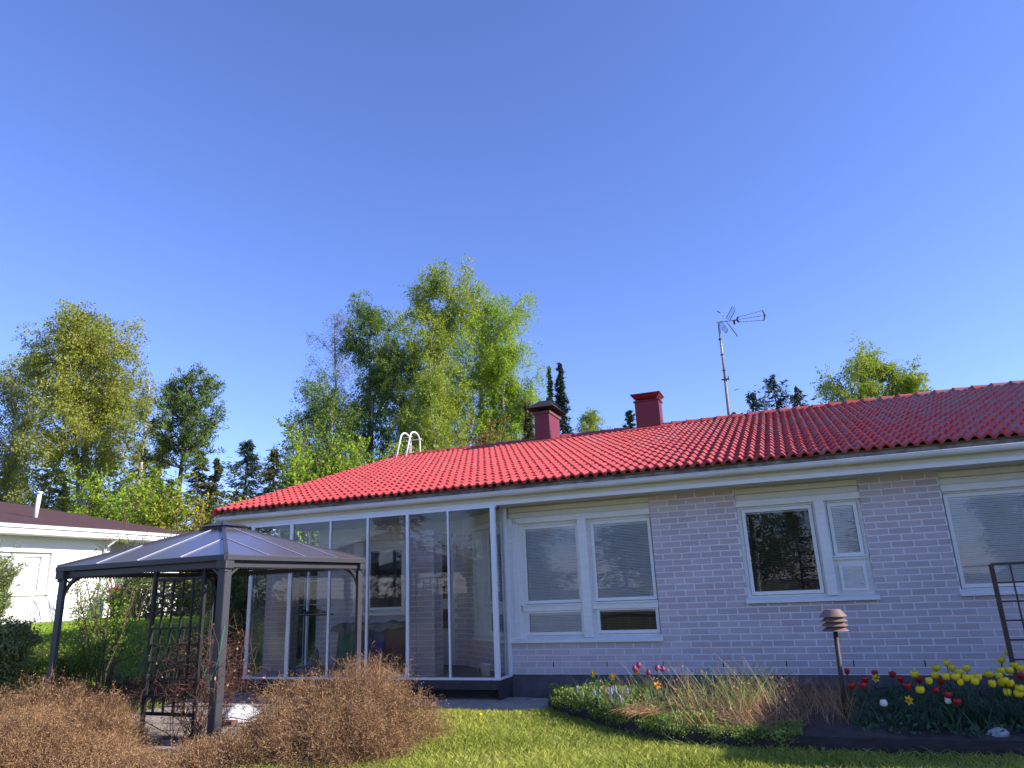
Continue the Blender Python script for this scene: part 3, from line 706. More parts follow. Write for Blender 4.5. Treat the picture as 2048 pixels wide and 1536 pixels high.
def vis(t):
    d = t - camv; z = d.dot(fw); px = 1024 + 1419 * d.dot(r2) / z; return 0 if -30 < px < 2078 else 1
tiles.sort(key=lambda t: (vis(t), (t - camv).length))
for t in tiles[:300]: link('roof_tile', tme, None, roof, loc=t)
TV = np.array(tv, dtype=np.float32); TF = [np.array(q_) for q_ in tf]; F4 = np.array(tf); rest = tiles[300:]
VV = (TV[None] + np.array([tuple(t) for t in rest], dtype=np.float32)[:, None]).reshape(-1, 3); FF = (F4[None] + (np.arange(len(rest)) * len(tv))[:, None, None]).reshape(-1, 4)
me = mkmesh('roof_tile', VV, FF, tint=np.repeat(rng.random(len(rest)), len(tf)), smooth=True)
try: me.set_sharp_from_angle(angle=R(40))
except Exception: pass
o = link('roof_tile', me, 'roof_tile', roof); tag(o, kind='stuff')
# cut tiles that fill the west verge
q = MB(); q.hexa([(-10.22, 10.6, RZ(10.6) - .05), (-10.16, 10.6, RZ(10.6) - .05), (-10.16, RY, RZ(RY) - .05), (-10.22, RY, RZ(RY) - .05), (-10.22, 10.6, RZ(10.6) + .075), (-10.16, 10.6, RZ(10.6) + .075), (-10.16, RY, RZ(RY) + .075), (-10.22, RY, RZ(RY) + .075)]); q.build('verge_flashing', 'roof_tile', roof)
q = MB()
for y0, y1 in ((10.78, RY), (RY, 23.6)):
    za = RZ(y0) if y0 < RY else RZ(RY); zb_ = RZ(RY) if y1 == RY else RZ(10.8); q.hexa([(-10.17, y0, za - .17), (-10.14, y0, za - .17), (-10.14, y1, zb_ - .17), (-10.17, y1, zb_ - .17), (-10.17, y0, za - .05), (-10.14, y0, za - .05), (-10.14, y1, zb_ - .05), (-10.17, y1, zb_ - .05)])
q.build('barge_board', 'white_wood', roof)
# ridge tiles
rm = MB(); nseg = 8
for (xx, rr) in ((0, .138), (.035, .13), (.39, .108)):
    for k in range(nseg + 1): t = math.pi * k / nseg; rm.v.append((xx, -rr * math.cos(t), rr * .8 * math.sin(t)))
for i in range(2):
    for k in range(nseg): a = i * (nseg + 1) + k; rm.f.append((a, a + 1, a + nseg + 2, a + nseg + 1))
rm.v += [(0, -.10 * math.cos(math.pi * k / nseg), .06 * math.sin(math.pi * k / nseg)) for k in range(nseg + 1)]
b0 = 3 * (nseg + 1)
for k in range(nseg): rm.f.append((k + 1, k, b0 + k, b0 + k + 1))
rme = bpy.data.meshes.new('ridge_tile'); rme.from_pydata(rm.v, [], rm.f); rme.update(); rme.materials.append(MATS['roof_tile'])
for p_ in rme.polygons: p_.use_smooth = True
x = -10.2
while x < 5.1:
    if not (-6.1 < x + .2 < -5.35 or -3.5 < x + .2 < -2.6): 
        o = link('ridge_tile', rme, None, roof, loc=(x, RY + .02, RZ(RY) + .03)); o.rotation_euler = (0, R(random.uniform(.5, 2.)), 0)
    x += .353

# ---- chimneys
ch = part('chimney', (-5.65, 17.3, 5.1))
q = MB(); q.box(-5.86, -5.455, 16.9, 17.78, 4.9, 5.93); q.build('chimney_stack', 'chimney_red', ch, bevel=.006)
q = MB(); q.box(-5.89, -5.425, 16.87, 17.81, 5.93, 6.0); q.build('chimney_collar', 'rust_brown', ch)
q = MB()
for a in (-5.86, -5.46):
    for b in (16.9, 17.78): q.tube([(a, b, 6.0), (a, b, 6.13)], .012, 6)
q.build('cap_leg', 'cap_black', ch)
q = MB(); E0 = [(-6.03, 16.72, 6.08), (-5.28, 16.72, 6.08), (-5.28, 17.96, 6.08), (-6.03, 17.96, 6.08)]; T0 = [(-5.78, 17.15, 6.34), (-5.53, 17.15, 6.34), (-5.53, 17.53, 6.34), (-5.78, 17.53, 6.34)]
q.hexa(E0 + T0); q.build('chimney_cap', 'cap_black', ch)
q = MB(); q.hexa([(-6.1, 16.62, RZ(16.62) + .055), (-5.05, 16.62, RZ(16.62) + .055), (-5.05, 17.2, RZ(17.2) + .055), (-6.1, 17.2, RZ(17.2) + .055), (-6.1, 16.62, RZ(16.62) + .085), (-5.05, 16.62, RZ(16.62) + .085), (-5.05, 17.2, RZ(17.2) + .085), (-6.1, 17.2, RZ(17.2) + .085)]); q.build('flashing', 'roof_tile', ch)
ch = part('chimney', (-2.95, 17.2, 5.1))
q = MB(); q.box(-3.25, -2.655, 16.98, 17.42, 4.9, 5.93); q.build('chimney_stack', 'chimney_red', ch, bevel=.006)
q = MB(); q.box(-3.28, -2.625, 16.95, 17.45, 5.93, 5.955); q.build('chimney_collar', 'chimney_red', ch)
q = MB()
for a in (-3.2, -2.7):
    for b in (17.03, 17.37): q.tube([(a, b, 5.95), (a, b, 6.04)], .012, 6)
q.build('cap_leg', 'cap_black', ch)
q = MB(); q.hexa([(-3.2, 17.0, 5.985), (-2.7, 17.0, 5.985), (-2.7, 17.4, 5.985), (-3.2, 17.4, 5.985), (-3.31, 16.88, 6.09), (-2.6, 16.88, 6.09), (-2.6, 17.52, 6.09), (-3.31, 17.52, 6.09)]); q.box(-3.32, -2.59, 16.87, 17.53, 6.092, 6.115); q.build('chimney_cap', 'chimney_red', ch)
q = MB(); a, b = -3.55, -2.35; q.hexa([(a, 16.72, RZ(16.72) + .055), (b, 16.72, RZ(16.72) + .055), (b, 17.2, RZ(17.2) + .055), (a, 17.2, RZ(17.2) + .055), (a, 16.72, RZ(16.72) + .085), (b, 16.72, RZ(16.72) + .085), (b, 17.2, RZ(17.2) + .085), (a, 17.2, RZ(17.2) + .085)]); q.build('flashing', 'roof_tile', ch)
# invented volume at the right, outside the frame, added to shade the flower bed
q = MB(); q.box(5.2, 9.5, 8.15, 11.6, -.1, 2.95); q.build('shade_volume_wall', 'white_wood', house)
q = MB(); q.box(4.9, 9.8, 7.95, 11.8, 2.95, 3.12); q.build('shade_volume_roof', 'cream_board', house)

# ------------------------------------------------------------------ glazed porch
porch = part('glazed_porch', (-7, 10.8, .3)); PY = 10.745
q = MB(); q.box(-9.40, -4.5, 10.74, 12.53, .26, .322); q.build('porch_floor', 'deck_floor', porch)
q = MB(); q.box(-9.42, -4.50, 10.70, 10.739, .17, .305); q.box(-9.3, -4.6, 10.95, 11.0, -.05, .17); q.box(-4.52, -4.48, 10.74, 11.24, -.02, .305); q.build('deck_edge', 'deck_edge', porch)
q = MB(); q.box(-9.40, -4.47, PY - .03, PY + .045, .305, .338); q.build('bottom_rail', 'alu_white', porch)
q = MB(); q.box(-9.40, -4.47, PY - .005, PY + .045, 2.918, 2.951); q.build('top_rail', 'alu_white', porch)
posts = [(-9.357, .05), (-8.482, .058), (-7.647, .028), (-6.88, .030), (-6.099, .048), (-5.335, .026), (-4.53, .08)]
for x, w_ in posts:
    q = MB(); q.box(x - w_ / 2, x + w_ / 2, PY - .012, PY + .05, .338, 2.918); q.build('frame_post', 'alu_white', porch, bevel=.004)
for x in (-7.70, -6.94, -9.30): q = MB(); q.box(x - .006, x + .006, PY + .052, PY + .07, .338, 2.918); q.build('panel_edge', 'glass_edge' if 'glass_edge' in MATS else 'seam', porch)
for (a, wa), (b, wb) in zip(posts[:-1], posts[1:]):
    q = MB(); x0, x1 = a + wa / 2, b - wb / 2; q.quad((x0, PY + .02, .338), (x1, PY + .02, .338), (x1, PY + .02, 2.918), (x0, PY + .02, 2.918)); q.build('glass_panel', 'glass_porch', porch)
q = MB(); q.quad((-4.50, PY + .05, .338), (-4.50, 11.16, .338), (-4.50, 11.16, 2.93), (-4.50, PY + .05, 2.93)); q.build('glass_panel', 'glass_porch', porch)
q = MB(); q.box(-4.53, -4.47, PY + .046, 11.22, .305, .338); q.build('bottom_rail', 'alu_white', porch)
q = MB(); q.box(-4.53, -4.46, 11.15, 11.222, .338, 2.95); q.box(-4.525, -4.505, 11.05, 11.07, .338, 2.95); q.build('frame_post', 'alu_white', porch)
q = MB(); q.quad((-9.36, PY + .05, .36), (-9.36, 12.45, .36), (-9.36, 12.45, 2.93), (-9.36, PY + .05, 2.93)); q.build('glass_panel', 'glass_porch', porch)
q = MB(); q.box(-9.39, -9.33, PY + .046, 12.5, .322, .36); q.build('bottom_rail', 'alu_white', porch)
for y in (11.5, 12.46): q = MB(); q.box(-9.38, -9.34, y - .02, y + .02, .36, 2.95); q.build('frame_post', 'alu_white', porch)

# things standing in the porch
def cushion(x0, x1, ybase, h, material, label, lean=.12):
    t = thing('lounger_cushion', label, 'cushion', ((x0 + x1) / 2, ybase, .323), 'cushions leaning on the back wall of the porch')
    q = MB(); q.hexa([(x0, ybase - .07, .325), (x1, ybase - .07, .325), (x1, ybase, .325), (x0, ybase, .325), (x0, ybase - .07 + lean, .325 + h), (x1, ybase - .07 + lean, .325 + h), (x1, ybase + lean, .325 + h), (x0, ybase + lean, .325 + h)])
    q.build('pad', material, t, bevel=.02)
    q = MB()
    for x in (x0 + .02, x1 - .02): q.bar((x, ybase - .075, .33), (x, ybase - .075 + lean, .325 + h), .008, .006)
    q.build('piping', material, t)
cushion(-8.47, -8.08, 12.22, .73, 'green_fabric', 'green cushion, leftmost of those leaning in the glazed porch')
cushion(-8.06, -7.70, 12.24, .74, 'blue_fabric', 'dark blue cushion beside the green one in the glazed porch')
cushion(-7.68, -7.42, 12.22, .72, 'blue_fabric', 'narrow blue cushion between the wide blue and the brown one in the porch')
cushion(-7.40, -6.97, 12.20, .75, 'brown_fabric', 'brown cushion under the porch window, rightmost of the leaning cushions')
t = thing('fabric_cover', 'grey draped cover lying over the tops of the leaning cushions', 'cover', (-7.7, 12.25, 1.08))
xs = np.linspace(-8.55, -6.93, 40); V = []; 
for j, (yy, zz) in enumerate(((12.10, -.09), (12.16, .03), (12.30, .05), (12.42, .02))):
    V += [(x, yy + .02 * math.sin(9 * x), 1.075 + zz + .025 * math.sin(7 * x + j) + .02 * math.sin(17 * x) - (.03 * math.sin(3.7 * x) if j == 0 else 0)) for x in xs]
n = len(xs); F = [(j * n + i, j * n + i + 1, (j + 1) * n + i + 1, (j + 1) * n + i) for j in range(3) for i in range(n - 1)]
link('cloth', mkmesh('cloth', V, F, smooth=True), 'grey_fabric', t)
t = thing('bucket', 'small white plastic bucket on the porch floor behind the right glass', 'bucket', (-4.84, 11.0, .323))
q = MB(); q.lathe((-4.84, 11.0, .325), [(.0, 0), (.065, 0), (.085, .17), (.095, .172), (.095, .185), (.082, .185), (.062, .01), (0, .01)], 20); q.build('bucket_body', 'white_plastic', t, smooth=True)
q = MB(); q.tube([(-4.935, 11.0, .50), (-4.97, 10.99, .44), (-4.95, 10.98, .37)], .003, 5); q.build('handle', 'white_plastic', t)
t = thing('wire_rack', 'white wire shoe rack at the left end of the glazed porch', 'rack', (-9.0, 11.7, .323))
q = MB()
for x, y in ((-9.02, 11.62), (-8.42, 11.62), (-9.02, 11.9), (-8.42, 11.9)): q.tube([(x, y, .325), (x, y, 2.0)], .009, 6)
q.build('post', 'white_plastic', t)
for z in (2.01, 1.93, 1.50):
    q = MB(); q.tube([(-9.02, 11.62, z), (-8.42, 11.62, z), (-8.42, 11.9, z), (-9.02, 11.9, z), (-9.02, 11.62, z)], .007, 6); q.build('rail', 'white_plastic', t)
for z in (1.30,):
    q = MB(); q.box(-9.05, -8.36, 11.6, 11.92, z, z + .02); q.build('shelf', 'brown_fabric', t)
def shoe(x, y, z, label, material='shoe_black'):
    t = thing('shoe', label, 'shoe', (x, y, z), 'shoes on the rack shelf')
    q = MB(); pr = [(0, .0, .09, .035), (.07, .0, .10, .038), (.14, .0, .065, .042), (.22, 0, .05, .045), (.28, 0, .03, .03)]
    for dx, _, h, w_ in pr:
        q.v += [(x + dx, y - w_, z), (x + dx, y - w_ * .9, z + h * .7), (x + dx, y, z + h), (x + dx, y + w_ * .9, z + h * .7), (x + dx, y + w_, z)]
    for i in range(4):
        for k in range(4): a = i * 5 + k; q.f.append((a, a + 5, a + 6, a + 1))
    q.f += [(0, 1, 2, 3, 4), (24, 23, 22, 21, 20)]; q.build('upper', material, t, smooth=True)
    q = MB(); q.box(x - .01, x + .29, y - .045, y + .045, z - .0, z + .015); q.build('sole', 'white_plastic', t)
    for k in range(3): q = MB(); q.bar((x + .12 + k * .03, y - .052, z + .02), (x + .09 + k * .03, y - .046, z + .06), .008, .004); q.build('stripe', 'white_plastic', t)
shoe(-8.93, 11.68, 1.321, 'black trainer with pale stripes, left shoe on the wire rack')
shoe(-8.60, 11.68, 1.321, 'dark brown shoe, right of the striped trainer on the wire rack', 'brown_fabric')
t = thing('cloth_bag', 'crumpled blue and white bag on the porch floor by the left brick wall', 'bag', (-8.9, 12.1, .323))
V = []; nseg = 18
for j, (r_, z_) in enumerate(((.13, 0), (.12, .08), (.10, .16), (.07, .25), (.035, .33), (.0, .37))):
    for k in range(nseg): th = 2 * math.pi * k / nseg; rr = r_ * (1 + .22 * math.sin(5 * th + j * 1.7) + .1 * math.sin(9 * th)); V.append((-8.9 + rr * math.cos(th) + .03 * j * .4, 12.1 + rr * math.sin(th), .326 + z_))
F = [(j * nseg + k, j * nseg + (k + 1) % nseg, (j + 1) * nseg + (k + 1) % nseg, (j + 1) * nseg + k) for j in range(5) for k in range(nseg)]
link('sack', mkmesh('sack', V, F, smooth=True), 'bag_blue', t)
q = MB(); q.tube([(-8.88, 12.06, .66), (-8.86, 12.05, .73), (-8.82, 12.07, .67)], .006, 6); q.build('handle', 'bag_blue', t)

# ------------------------------------------------------------------ roof top things
t = thing('roof_ladder_rail', 'pale curved steel hand rails of the roof ladder at the left end of the ridge', 'hand rail', (-9.8, 17.3, 5.25))
for x in (-9.96, -9.66):
    pts = [(x, 16.92, RZ(16.92) + .03)]
    for k in range(9):
        a = math.pi - math.pi * k / 8; pts.append((x, 17.48 + .26 * math.cos(a) - .03 * (1 - k / 8) * 2, 5.80 + .22 * math.sin(a)))
    pts.append((x, 17.76, 5.2)); q = MB(); q.tube(pts, .024, 10); q.build('rail', 'galv_white' if 'galv_white' in MATS else 'gutter_paint', t, smooth=True)
q = MB(); q.tube([(-9.96, 17.72, 5.86), (-9.60, 17.72, 5.86)], .018, 8); q.build('rung', 'gutter_paint', t, smooth=True)
q = MB(); q.tube([(-9.96, 17.30, 5.86), (-9.66, 17.30, 5.86)], .012, 8); q.build('rung', 'gutter_paint', t, smooth=True)
t = thing('vent_pipe', 'short grey vent pipe on the ridge inside the ladder rails', 'vent pipe', (-9.82, 17.5, 5.2))
q = MB(); q.tube([(-9.82, 17.42, 5.15), (-9.82, 17.42, 5.62)], .038, 12); q.build('pipe', 'mast_wood', t, smooth=True)
q = MB(); q.tube([(-9.82, 17.42, 5.62), (-9.82, 17.42, 5.69)], .048, 12); q.build('pipe_collar', 'mast_wood', t, smooth=True)

ant = thing('tv_antenna', 'television antenna on a tall thin mast standing behind the ridge', 'antenna', (-1.07, 17.42, 5.2))
AY = 17.3; s_ = AY / 1419.
q = MB(); q.tube([(-1.09, AY, 5.1), (-1.06, AY, 6.3)], .034, 10); q.build('mast', 'mast_wood', ant, smooth=True)
q = MB(); q.tube([(-1.065, AY, 6.25), (-1.045, AY, 7.74)], .026, 10); q.build('mast', 'galv', ant, smooth=True)
for z in (6.25, 6.5, 6.9, 7.3): q = MB(); q.tube([(-1.06, AY, z), (-1.06, AY, z + .03)], .04, 8); q.build('clamp', 'antenna_dark', ant)
q = MB(); q.box(-1.15, -.98, AY - .03, AY + .03, 6.28, 6.30); q.box(-.99, -.97, AY - .03, AY + .03, 6.26, 6.36); q.build('bracket', 'antenna_dark', ant)
q = MB()
for a, b in (((-.568, 7.811), (.006, 7.878)), ((-.565, 7.752), (.04, 7.746)), ((-.563, 7.683), (.004, 7.627))):
    q.tube([(a[0], AY, a[1]), (b[0], AY, b[1])], .006, 5)
    for k in range(9):
        f = (k + .5) / 9; x = a[0] + (b[0] - a[0]) * f; z = a[1] + (b[1] - a[1]) * f; q.tube([(x, AY - .09, z - .012), (x, AY + .09, z + .02)], .0035, 4)
q.build('director_boom', 'galv', ant)
q = MB(); q.tube([(-.568, AY, 7.82), (-.61, AY, 7.75), (-.563, AY, 7.675)], [.02, .03, .02], 6); q.tube([(.008, AY, 7.889), (.049, AY, 7.75), (.004, AY, 7.62)], [.014, .024, .014], 6); q.box(-.70, -.655, AY - .03, AY + .03, 7.65, 7.752); q.build('hub', 'antenna_dark', ant)
q = MB(); q.tube([(-1.1, AY, 7.77), (-.60, AY, 7.74)], .010, 6); q.tube([(-1.043, AY, 8.061), (-.95, AY, 7.98), (-.867, AY, 7.761)], .007, 5); q.build('arm', 'galv', ant)
q = MB(); q.tube([(-.867, AY - .02, 7.765), (-.64, AY - .02, 7.319)], [.008, .013], 6); q.tube([(-1.043, AY, 8.061), (-.98, AY, 8.0)], .012, 6); q.build('reflector_bar', 'antenna_dark', ant)
for cs in (((-.671, 8.16), (-.61, 7.981), (-.764, 7.742), (-.852, 7.886)), ((-.985, 7.828), (-.844, 7.514), (-.897, 7.42), (-1.06, 7.70))):
    q = MB(); c4 = [Vector((x, AY + (.12 if i in (0, 3) else -.08), z)) for i, (x, z) in enumerate(cs)]
    for i in range(4): q.tube([c4[i], c4[(i + 1) % 4]], .008 if i % 2 else .005, 5)
    for k in range(1, 6): f = k / 6; q.tube([c4[0].lerp(c4[3], f), c4[1].lerp(c4[2], f)], .0035, 4)
    q.tube([c4[0].lerp(c4[1], .5), c4[3].lerp(c4[2], .5)], .0035, 4); q.build('reflector_grid', 'antenna_dark', ant)

# ------------------------------------------------------------------ gazebo
gz = thing('garden_gazebo', 'dark metal gazebo with tinted panel roof standing on the paved terrace', 'gazebo', (-8.08, 8.6, 0))
ang = R(2.5); gu = Vector((-math.cos(ang), math.sin(ang), 0)); gv = Vector((math.sin(ang), math.cos(ang), 0)); G0 = Vector((-6.66, 7.19, 0)); GA_, GB_ = 2.95, 2.75
GP = lambda a, b, z: tuple(G0 + gu * a + gv * b + Vector((0, 0, z)))
for a, b in ((0, 0), (GA_, 0), (0, GB_), (GA_, GB_)):
    q = MB(); h = .052; sa = -1 if a == 0 else 1; sb = -1 if b == 0 else 1
    # L section post: two flanges and a rounded outer corner
    q.bar(GP(a, b + sb * h, 0), GP(a, b + sb * h, 2.10), .105, .012, upv=gv); q.bar(GP(a + sa * h, b, 0), GP(a + sa * h, b, 2.10), .105, .012, upv=gu)
    q.bar(GP(a - sa * .03, b + sb * .035, 0), GP(a - sa * .03, b + sb * .035, 2.1), .02, .03); q.bar(GP(a + sa * .035, b - sb * .03, 0), GP(a + sa * .035, b - sb * .03, 2.1), .03, .02)
    q.build('corner_post', 'gazebo_metal', gz)
    q = MB(); q.bar(GP(a, b, 0), GP(a, b, .012), .19, .19); q.build('base_plate', 'gazebo_metal', gz)
    q = MB(); q.bar(GP(a + sa * .02, b + sb * .02, 2.02), GP(a + sa * .02, b + sb * .02, 2.19), .15, .15); q.bar(GP(a + sa * .05, b + sb * .05, 1.98), GP(a + sa * .05, b + sb * .05, 2.03), .05, .05); q.build('corner_cap', 'gazebo_metal', gz, bevel=.01)
    for du, dv in ((-sa, 0), (0, -sb)):
        q = MB(); pts = []
        for k in range(9):
            t = math.pi / 2 * k / 8; rr = .34; pts.append(GP(a + du * (rr - rr * math.cos(t)) * 1., b + dv * (rr - rr * math.cos(t)), 1.72 + rr * math.sin(t)))
        for p0, p1 in zip(pts[:-1], pts[1:]): q.bar(p0, p1, .022, .028)
        q.bar(pts[4], GP(a + du * .02, b + dv * .02, 2.0), .015, .015); q.bar(pts[4], GP(a + du * .2, b + dv * .2, 2.06), .015, .015); q.build('corner_brace', 'gazebo_metal', gz)
for (a0, b0, a1, b1) in ((0, -.02, GA_, -.02), (-.02, 0, -.02, GB_), (GA_ + .02, 0, GA_ + .02, GB_), (0, GB_ + .02, GA_, GB_ + .02)):
    q = MB(); q.bar(GP(a0, b0, 2.075), GP(a1, b1, 2.075), .03, .07); q.build('beam', 'gazebo_metal', gz)
    q = MB(); n_ = 60
    for k in range(n_):
        f = (k + .5) / n_; q.bar(GP(a0 + (a1 - a0) * f, b0 + (b1 - b0) * f, 2.022), GP(a0 + (a1 - a0) * f, b0 + (b1 - b0) * f, 2.04), .012, .012)
    tag(q.build('curtain_hook', 'gazebo_metal', gz), kind='stuff')
o_ = .085; cs = [(-o_, -o_), (GA_ + o_, -o_), (GA_ + o_, GB_ + o_), (-o_, GB_ + o_)]; cx, cy = GA_ / 2, GB_ / 2; ze, zt = 2.185, 2.675; hw = .175
for i in range(4):
    a0, b0 = cs[i]; a1, b1 = cs[(i + 1) % 4]
    q = MB(); q.bar(GP(a0, b0, 2.155), GP(a1, b1, 2.155), .05, .06); q.build('gutter_rail', 'gazebo_metal', gz)
    t0 = (cx + hw * np.sign(a0 - cx), cy + hw * np.sign(b0 - cy)); t1 = (cx + hw * np.sign(a1 - cx), cy + hw * np.sign(b1 - cy))
    q = MB(); q.bar(GP(a0, b0, ze + .01), GP(*t0, zt + .01), .05, .035); q.build('hip_rail', 'gazebo_metal', gz)
    # four roof sheets per side, divided by three seams square to the eave
    def on(f, side):  # f along the eave 0..1 -> point where the seam meets hip or ring
        ex_ = a0 + (a1 - a0) * f; ey_ = b0 + (b1 - b0) * f; L_ = math.hypot(a1 - a0, b1 - b0); s = f * L_
        run = (L_ / 2 - hw); k = min(1, s / run, (L_ - s) / run)
        nx_, ny_ = (cx - (a0 + a1) / 2), (cy - (b0 + b1) / 2); D_ = math.hypot(nx_, ny_); nx_, ny_ = nx_ / D_, ny_ / D_; dep = (D_ - hw) * k
        return (ex_ + nx_ * dep, ey_ + ny_ * dep, ze + (zt - ze) * k), (ex_, ey_, ze)
    L_ = math.hypot(a1 - a0, b1 - b0); fr_ = [0, .25, .5, .75, 1]; kk = (L_ / 2 - hw) / L_
    brk = sorted(set([0, .25, .5, .75, 1, kk, 1 - kk]))
    for j in range(4):
        f0, f1 = fr_[j], fr_[j + 1]; fs = [f for f in brk if f0 - 1e-6 <= f <= f1 + 1e-6]; fs = [fs[0] + .002] + fs[1:-1] + [fs[-1] - .002]
        q = MB()
        for fa, fb in zip(fs[:-1], fs[1:]):
            ta, ea = on(fa, 0); tb, eb = on(fb, 0); P4 = [ea, eb, tb, ta]; q.hexa([GP(*p_) for p_ in P4] + [GP(p_[0], p_[1], p_[2] + .008) for p_ in P4])
        q.build('roof_panel', 'polycarbonate', gz)
    for f in (.25, .5, .75):
        t_, e_ = on(f, 0); q = MB(); q.bar(GP(e_[0], e_[1], e_[2] + .014), GP(t_[0], t_[1], t_[2] + .014), .016, .008); q.build('seam_bar', 'seam', gz)
q = MB()
for i in range(4):
    s = [(-1, -1), (1, -1), (1, 1), (-1, 1)][i]; e = [(-1, -1), (1, -1), (1, 1), (-1, 1)][(i + 1) % 4]
    q.bar(GP(cx + s[0] * hw, cy + s[1] * hw, zt + .015), GP(cx + e[0] * hw, cy + e[1] * hw, zt + .015), .03, .03)
    q.bar(GP(cx + s[0] * hw * .8, cy + s[1] * hw * .8, zt), GP(cx + s[0] * hw * .8, cy + s[1] * hw * .8, zt + .07), .02, .02)
q.build('vent_ring', 'gazebo_metal', gz)
q = MB(); w_ = .24; c4 = [GP(cx - w_, cy - w_, zt + .045), GP(cx + w_, cy - w_, zt + .045), GP(cx + w_, cy + w_, zt + .045), GP(cx - w_, cy + w_, zt + .045)]; ap = GP(cx, cy, zt + .125)
for i in range(4): q.tri(c4[i], c4[(i + 1) % 4], ap)
q.build('vent_cap', 'gazebo_metal', gz)
q = MB()
for p_ in c4: q.bar(p_, ap, .03, .02)
q.build('cap_rail', 'gazebo_metal', gz)

def trellis(name, label, P, s0, s1, z0, rows, rp, cols, m_, bar=.016, post=.03, legs=0., group=None, loc=(0, 0, 0), top=0.):
    t = thing(name, label, 'trellis', loc, group); ztop = z0 + rp * (rows - 1)
    for s in (s0, s1): q = MB(); q.bar(P(s, 0, z0 - legs), P(s, 0, ztop + top), post, post); q.build('post', m_, t)
    for k in range(rows): q = MB(); q.bar(P(s0, 0, z0 + rp * k), P(s1, 0, z0 + rp * k), bar, bar * (1.0 if 0 < k < rows - 1 else 1.5)); q.build('rung', m_, t)
    for k in range(1, cols): s = s0 + (s1 - s0) * k / cols; q = MB(); q.bar(P(s, .012, z0), P(s, .012, ztop), bar * .85, bar * .85); q.build('upright_slat', m_, t)
    return t
tp = lambda s, d, z: tuple(G0 + gu * s + gv * (-d + .03) + Vector((0, 0, z)))
trellis('trellis', 'black lattice trellis overgrown with bare vine inside the gazebo front', tp, .36, 1.22, .33, 9, .2, 5, 'trellis_black', .026, .042, .33, loc=tp(.8, 0, 0), top=.16)
tr = lambda s, d, z: (s, 9.6 - d, z)
trellis('trellis', 'brown metal trellis standing by the house wall at the right edge', tr, 1.99, 2.87, .08, 9, .2, 5, 'trellis_brown', .018, .042, .1, loc=(2.4, 9.6, .13))
q = MB(); q.bar((-7.35, 7.12, .10), (-6.55, 7.10, .105), .02, .03); o = q.build('ground_rail', 'gazebo_metal'); tag(o, 'thin grey metal bar lying low between the trellis foot and the front gazebo post', 'bar')

# vine, dry and tangled
vr = thing('climbing_vine', 'leafless reddish brown vine tangled on the black trellis and the front gazebo post', 'vine', (-7.0, 7.3, 0))
n = 34; S = np.stack([-6.78 - .75 * rng.random(n) ** 1.4, 7.22 + .25 * rng.random(n), np.zeros(n)], 1); P = [S]; D = unit(np.stack([rng.normal(size=n) * .35, rng.normal(size=n) * .25, np.ones(n)], 1)); p_ = S
for k in range(9): D = unit(D + rng.normal(size=D.shape) * .35 + np.array([.02, 0, .12])); p_ = p_ + D * (.14 + .10 * rng.random(n))[:, None]; P.append(p_)
P = np.stack(P, 1); P[..., 0] = np.clip(P[..., 0], -7.85, -6.45); P[..., 1] = np.clip(P[..., 1], 7.1, 7.6)
link('stem', mkmesh('stem', *tubes(P, .006, .003, 4)), 'twig', vr)
Q, _ = grow(P, 26, .05, .85, .30, R(65), .12, .38, 5); Q2, _ = grow(Q, 3, .2, 1., .13, R(60), .1, .4, 3)
V1 = ribbons(Q, .0038, .6); V2 = ribbons(Q2, .003, .5)
o = link('twig', mkmesh('twig', *join([(*V1, np.clip(-.2 + .9 * rng.random(len(V1[1])), 0, 1)), (*V2, rng.random(len(V2[1])))])), 'vine_twig', vr); tag(o, kind='stuff')
Cn = along(Q, 1, .02)[::3]; o = link('dry_leaf', mkmesh('dry_leaf', *leaves(Cn, .035, .6), tint=rng.random(len(Cn))), 'twig_brown', vr); tag(o, kind='stuff')
t = thing('green_cord', 'green cord hanging loosely along the front gazebo post', 'cord', (-6.7, 7.1, .5))
q = MB(); q.tube([(-6.74, 7.22, 1.45), (-6.76, 7.14, 1.3), (-6.73, 7.13, 1.1), (-6.77, 7.12, .9), (-6.79, 7.1, .78), (-6.70, 7.08, .74), (-6.62, 7.1, .85), (-6.58, 7.12, 1.1), (-6.57, 7.15, 1.35)], .0035, 5)
q.tube([(-6.64, 7.08, .82), (-6.68, 7.07, .65), (-6.70, 7.07, .6)], .003, 5); q.build('cord', 'rope_green', t)

# ------------------------------------------------------------------ terrace paving
pv = part('terrace_tmp', (0, 0, 0)) if False else None
pav = thing('terrace_paving', None, None, (-7, 9, 0)); del_keys = [k for k in pav.keys()]; pav['kind'] = 'structure'
sb = {}
cnt = 0
y = 6.95
while y < 10.65:
    x = -10.0
    while x < -3.45:
        near_house = y > 9.9
        if (x < -6.0 or near_house) and not (x < -9.7 and y < 7.3):
            q = MB(); e = .006; sx_, sy_ = .455, .455; dz = random.uniform(-.006, .006)
            if 'm' not in sb:
                q.box(0, sx_ - .01, 0, sy_ - .01, -.05, .022); me = bpy.data.meshes.new('paving_slab'); me.from_pydata(q.v, [], q.f); me.update(); me.materials.append(MATS['concrete_slab']); sb['m'] = me
            o = link('paving_slab', sb['m'], None, pav, loc=(x, y, dz)); o.rotation_euler = (random.uniform(-.006, .006), random.uniform(-.006, .006), random.uniform(-.006, .006))
        x += .455
    y += .455
